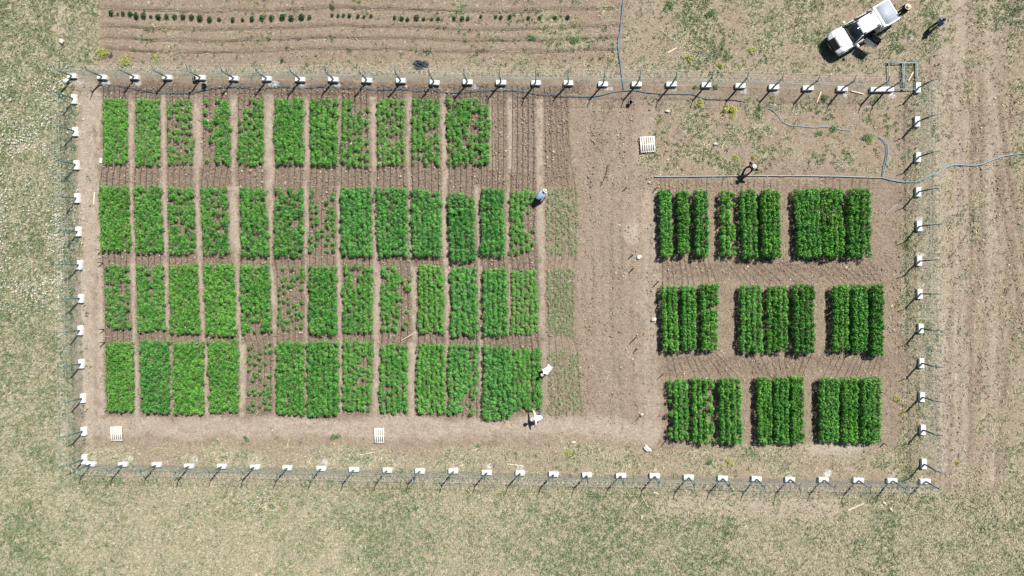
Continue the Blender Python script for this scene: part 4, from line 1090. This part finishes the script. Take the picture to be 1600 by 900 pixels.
# ------------------------------------------------------------------ people
SKIN = mat('skin', (.40, .25, .175), .6, .3)
HAIR = mat('dark_hair', (.014, .011, .010), .7, .3)
STRAWH = mat('straw_hat', (.66, .55, .38), .85, .2, var=.15, scale=60, bump=.3)
WHITEH = mat('cream_hat', (.62, .56, .45), .85, .2, var=.08, scale=40, bump=.2)
CLOTH = {k: mat('cloth_' + k, c, .9, .15, var=.15, scale=14, bump=.25) for k, c in
         {'blue': (.13, .22, .38), 'pale_blue': (.24, .35, .50), 'white': (.78, .78, .77), 'black': (.012, .012, .015), 'navy': (.018, .024, .05), 'jean': (.05, .075, .14), 'charcoal': (.03, .03, .034)}.items()}
SHOE = mat('dark_shoe', (.02, .018, .016), .7, .3)
def person(loc, face, pose, top, legs, hat, label, sleeves=True, scale=1.0):
    pitch = R(pose.get('bend', 0)); drop = pose.get('drop', 0.0)
    hip0 = Vector((0, 0, .93 - drop))
    def up(p):                                     # torso frame -> local
        q = Vector(p) - Vector((0, 0, .93)); y, z = q.y, q.z
        return hip0 + Vector((q.x, y * math.cos(pitch) + z * math.sin(pitch), -y * math.sin(pitch) + z * math.cos(pitch)))
    V, E, RAD, REG = [], [], [], []
    def add(p, r, parent, reg):
        V.append(tuple(p)); RAD.append(r if isinstance(r, tuple) else (r, r)); i = len(V) - 1
        if parent is not None: E.append((parent, i)); REG.append(reg)
        return i
    pel = add(hip0, (.19, .145), None, 'legs')
    wst = add(up((0, .0, 1.08)), (.18, .135), pel, 'top')
    ch = add(up((0, .01, 1.30)), (.205, .15), wst, 'top')
    nb = add(up((0, -.01, 1.46)), (.065, .06), ch, 'top')
    hp_ = R(pose.get('head', 0))
    def hd(y, z):
        c_ = Vector((0, -.01, 1.46)); yy, zz = y * math.cos(hp_) + z * math.sin(hp_), -y * math.sin(hp_) + z * math.cos(hp_)
        return up(c_ + Vector((0, yy, zz)))
    nk = add(hd(.01, .07), (.055, .055), nb, 'skin')
    h1 = add(hd(.025, .14), (.075, .085), nk, 'skin')
    h2 = add(hd(.02, .21), (.078, .095), h1, 'skin')
    add(hd(.015, .27), (.055, .065), h2, 'skin')
    add(hd(.125, .165), (.014, .016), h1, 'skin')                       # nose
    for s in (-1, 1): 
        e = hd(.01, .17); add(e + Vector((s * .092, 0, 0)), (.010, .020), h1, 'skin')   # ears
    ends = {}
    for s in (-1, 1):
        sh = add(up((s * .185, 0, 1.40)), (.085, .08), ch, 'top')
        ve, vw = pose['arm' + ('L' if s < 0 else 'R')]
        P = Vector(V[sh]); e = P + Vector((ve[0] * s, ve[1], ve[2])).normalized() * .29
        w = e + Vector((vw[0] * s, vw[1], vw[2])).normalized() * .25
        el = add(e, (.06, .06), sh, 'top'); wr = add(w, (.029, .027), el, 'top' if sleeves else 'skin')
        dr = (w - e).normalized(); sd = dr.cross(Vector((0, 1, 0)) if abs(dr.y) < .8 else Vector((1, 0, 0))).normalized()
        nm = sd.cross(dr)
        pa = add(w + dr * .05, (.036, .018), wr, 'skin')
        kn = add(w + dr * .085, (.038, .016), pa, 'skin')
        for k, ln in enumerate((.072, .082, .076, .058)):
            off = sd * (k - 1.5) * .021
            a1 = add(w + dr * .11 + off, (.0095, .0095), kn, 'skin')
            a2 = add(w + dr * (.11 + ln * .5) + off + nm * .008, (.0088, .0088), a1, 'skin')
            add(w + dr * (.11 + ln * .9) + off + nm * .026, (.0075, .0075), a2, 'skin')
        t1 = add(w + dr * .06 - sd * .05, (.011, .011), pa, 'skin'); add(w + dr * .095 - sd * .068 + nm * .01, (.0095, .0095), t1, 'skin')
    for s in (-1, 1):
        kn, an = pose['leg' + ('L' if s < 0 else 'R')]
        hp = add(hip0 + Vector((s * .095, 0, -.06)), (.115, .115), pel, 'legs')
        k = add(Vector((s * kn[0], kn[1], kn[2])), (.085, .085), hp, 'legs')
        a = add(Vector((s * an[0], an[1], an[2])), (.062, .062), k, 'legs')
        f1 = add(Vector((s * (an[0] + .01), an[1] + .09, .045)), (.045, .035), a, 'shoe')
        add(Vector((s * (an[0] + .015), an[1] + .19, .035)), (.038, .028), f1, 'shoe')
        add(Vector((s * an[0], an[1] - .05, .04)), (.036, .034), a, 'shoe')
    me = bpy.data.meshes.new('body'); me.from_pydata(V, E, []); ob = link('body', me)
    sk = ob.modifiers.new('skin', 'SKIN'); sk.use_smooth_shade = True
    for i, sv in enumerate(me.skin_vertices[0].data): sv.radius = RAD[i]; sv.use_root = (i == 0)
    su = ob.modifiers.new('sub', 'SUBSURF'); su.levels = 1; su.render_levels = 1
    dg = bpy.context.evaluated_depsgraph_get(); ev = ob.evaluated_get(dg)
    m2 = bpy.data.meshes.new_from_object(ev); bpy.data.objects.remove(ob)
    mats = {'skin': SKIN, 'top': CLOTH[top], 'legs': CLOTH[legs], 'shoe': SHOE}; names = list(mats)
    m2.materials.clear()
    for k in names: m2.materials.append(mats[k])
    nf = len(m2.polygons); cen = np.zeros(nf * 3); m2.polygons.foreach_get('center', cen); cen = cen.reshape(-1, 3)
    VV = np.array(V); best = np.full(nf, 1e9); which = np.zeros(nf, dtype=np.int32)
    for (i, j), rg in zip(E, REG):
        a, b = VV[i], VV[j]; ab = b - a; t = np.clip(((cen - a) @ ab) / (ab @ ab), 0, 1)
        dd = np.linalg.norm(cen - a - t[:, None] * ab, axis=1) - max(RAD[i][0], RAD[j][0]) * .6
        u = dd < best; best[u] = dd[u]; which[u] = names.index(rg)
    m2.polygons.foreach_set('material_index', which); m2.polygons.foreach_set('use_smooth', np.ones(nf, dtype=bool))
    root = thing('person', label, 'person', (loc[0], loc[1], 0), face - math.pi / 2)
    root.scale = (scale, scale, scale)
    link('body', m2, root)
    # eyes, mouth, hair and hat ride on the head
    up_ = (hd(.02, .30) - hd(.02, .10)).normalized(); fw_ = (hd(.2, .17) - hd(0, .17)).normalized()
    Mh = Matrix.Translation(hd(.02, .20)) @ Matrix([list(Vector((1, 0, 0))) + [0], [0, fw_.y, up_.y, 0], [0, fw_.z, up_.z, 0], [0, 0, 0, 1]])
    def ride(mb, nm, m, sm=True):
        o = mb.build(nm, m, root, smooth=sm); o.matrix_local = Mh; return o
    for s in (-1, 1):
        mb = MB(); mb.lathe([(.001, -.012), (.010, -.006), (.012, 0), (.010, .006), (.001, .012)], 8, (s * .034, .096, -.02)); ride(mb, 'eye', TRIM)
    mb = MB(); mb.box(-.024, .024, .088, .10, -.088, -.078); ride(mb, 'mouth', mat('lips', (.3, .12, .1)))
    mb = MB(); mb.lathe([(.103, -.07), (.110, -.01), (.108, .04), (.09, .085), (.05, .108), (.001, .114)], 16, (0, -.012, 0)); ride(mb, 'hair', HAIR)
    if hat:
        m_, br = hat
        mb = MB(); mb.lathe([(.112, .015), (br, -.005), (br + .005, .012), (.118, .035), (.112, .10), (.085, .135), (.04, .128), (.001, .122)], 22, (0, 0, .0)); ride(mb, 'hat', m_)
        mb = MB(); mb.lathe([(.1185, .034), (.1205, .05), (.1165, .068), (.114, .066)], 22); ride(mb, 'hat_band', TRIM)
    return root
STAND = dict(armL=((.18, .05, -1), (.05, .25, -1)), armR=((.18, .0, -1), (.05, .3, -1)), legL=((.11, .03, .50), (.12, -.01, .09)), legR=((.11, .03, .50), (.12, .0, .09)))
WALK = dict(STAND, armL=((.15, .35, -1), (.0, .6, -1)), armR=((.15, -.35, -1), (.05, .05, -1)), legL=((.10, -.05, .5), (.10, -.28, .13)), legR=((.10, .18, .52), (.10, .22, .09)), drop=.03)
HIPS = dict(STAND, armL=((1, -.25, -.75), (-.62, .45, -.5)), armR=((1, -.25, -.75), (-.62, .45, -.5)), legL=((.17, .03, .5), (.22, 0, .09)), legR=((.17, .03, .5), (.22, 0, .09)), drop=.02, head=15)
BEND = dict(bend=72, drop=.12, head=-10, armL=((.25, .35, -1), (-.1, .3, -1)), armR=((.2, .5, -1), (-.1, .45, -1)), legL=((.14, .12, .46), (.15, -.06, .09)), legR=((.13, .16, .46), (.14, .0, .09)))
REACH = dict(BEND, armL=((1, .15, -.5), (.55, .3, -.8)), armR=((1, .1, -.55), (.5, .35, -.8)), bend=66)
def wdir(a, b): v = at(*b) - at(*a); return math.atan2(v.y, v.x)
def below(px, py, z): p = at(px, py, z); return (p.x, p.y)
person(below(1420, 9.5, 1.75), R(200), STAND, 'black', 'charcoal', (STRAWH, .19), 'person in dark clothes and straw hat standing at the pickup tailgate')
person(below(1477, 29.5, 1.62), R(215), WALK, 'blue', 'navy', None, 'bareheaded person in blue top walking right of the pickup', scale=.92)
person(below(1180, 259, 1.72), R(222), HIPS, 'black', 'charcoal', (WHITEH, .17), 'person in black with cream hat, hands on hips by the grey pipe')
def bent(px, py, face, pose, *a, **k):
    """px, py: where the hat is seen, about 1.05 m up"""
    p = at(px, py, 1.05); off = .78
    person((p.x - math.cos(face) * off, p.y - math.sin(face) * off), face, pose, *a, **k)
bent(852.5, 298, R(42), BEND, 'pale_blue', 'navy', (WHITEH, .19), 'person in pale blue shirt and round hat bending among the seedlings', scale=1.05)
bent(846.5, 586, R(222), BEND, 'white', 'white', (WHITEH, .13), 'person in white stooping at the right end of the bottom row', scale=1.05)
bent(829.5, 655, R(188), REACH, 'white', 'blue', (CLOTH['white'], .17), 'person in white shirt and blue trousers crouching below the bottom row', scale=1.05)
import sys; print('grass tufts', N_GRASS, 'objects', len(bpy.data.objects), 'tris', sum(sum(len(p.vertices) - 2 for p in m.polygons) for m in bpy.data.meshes ), file=sys.stderr)
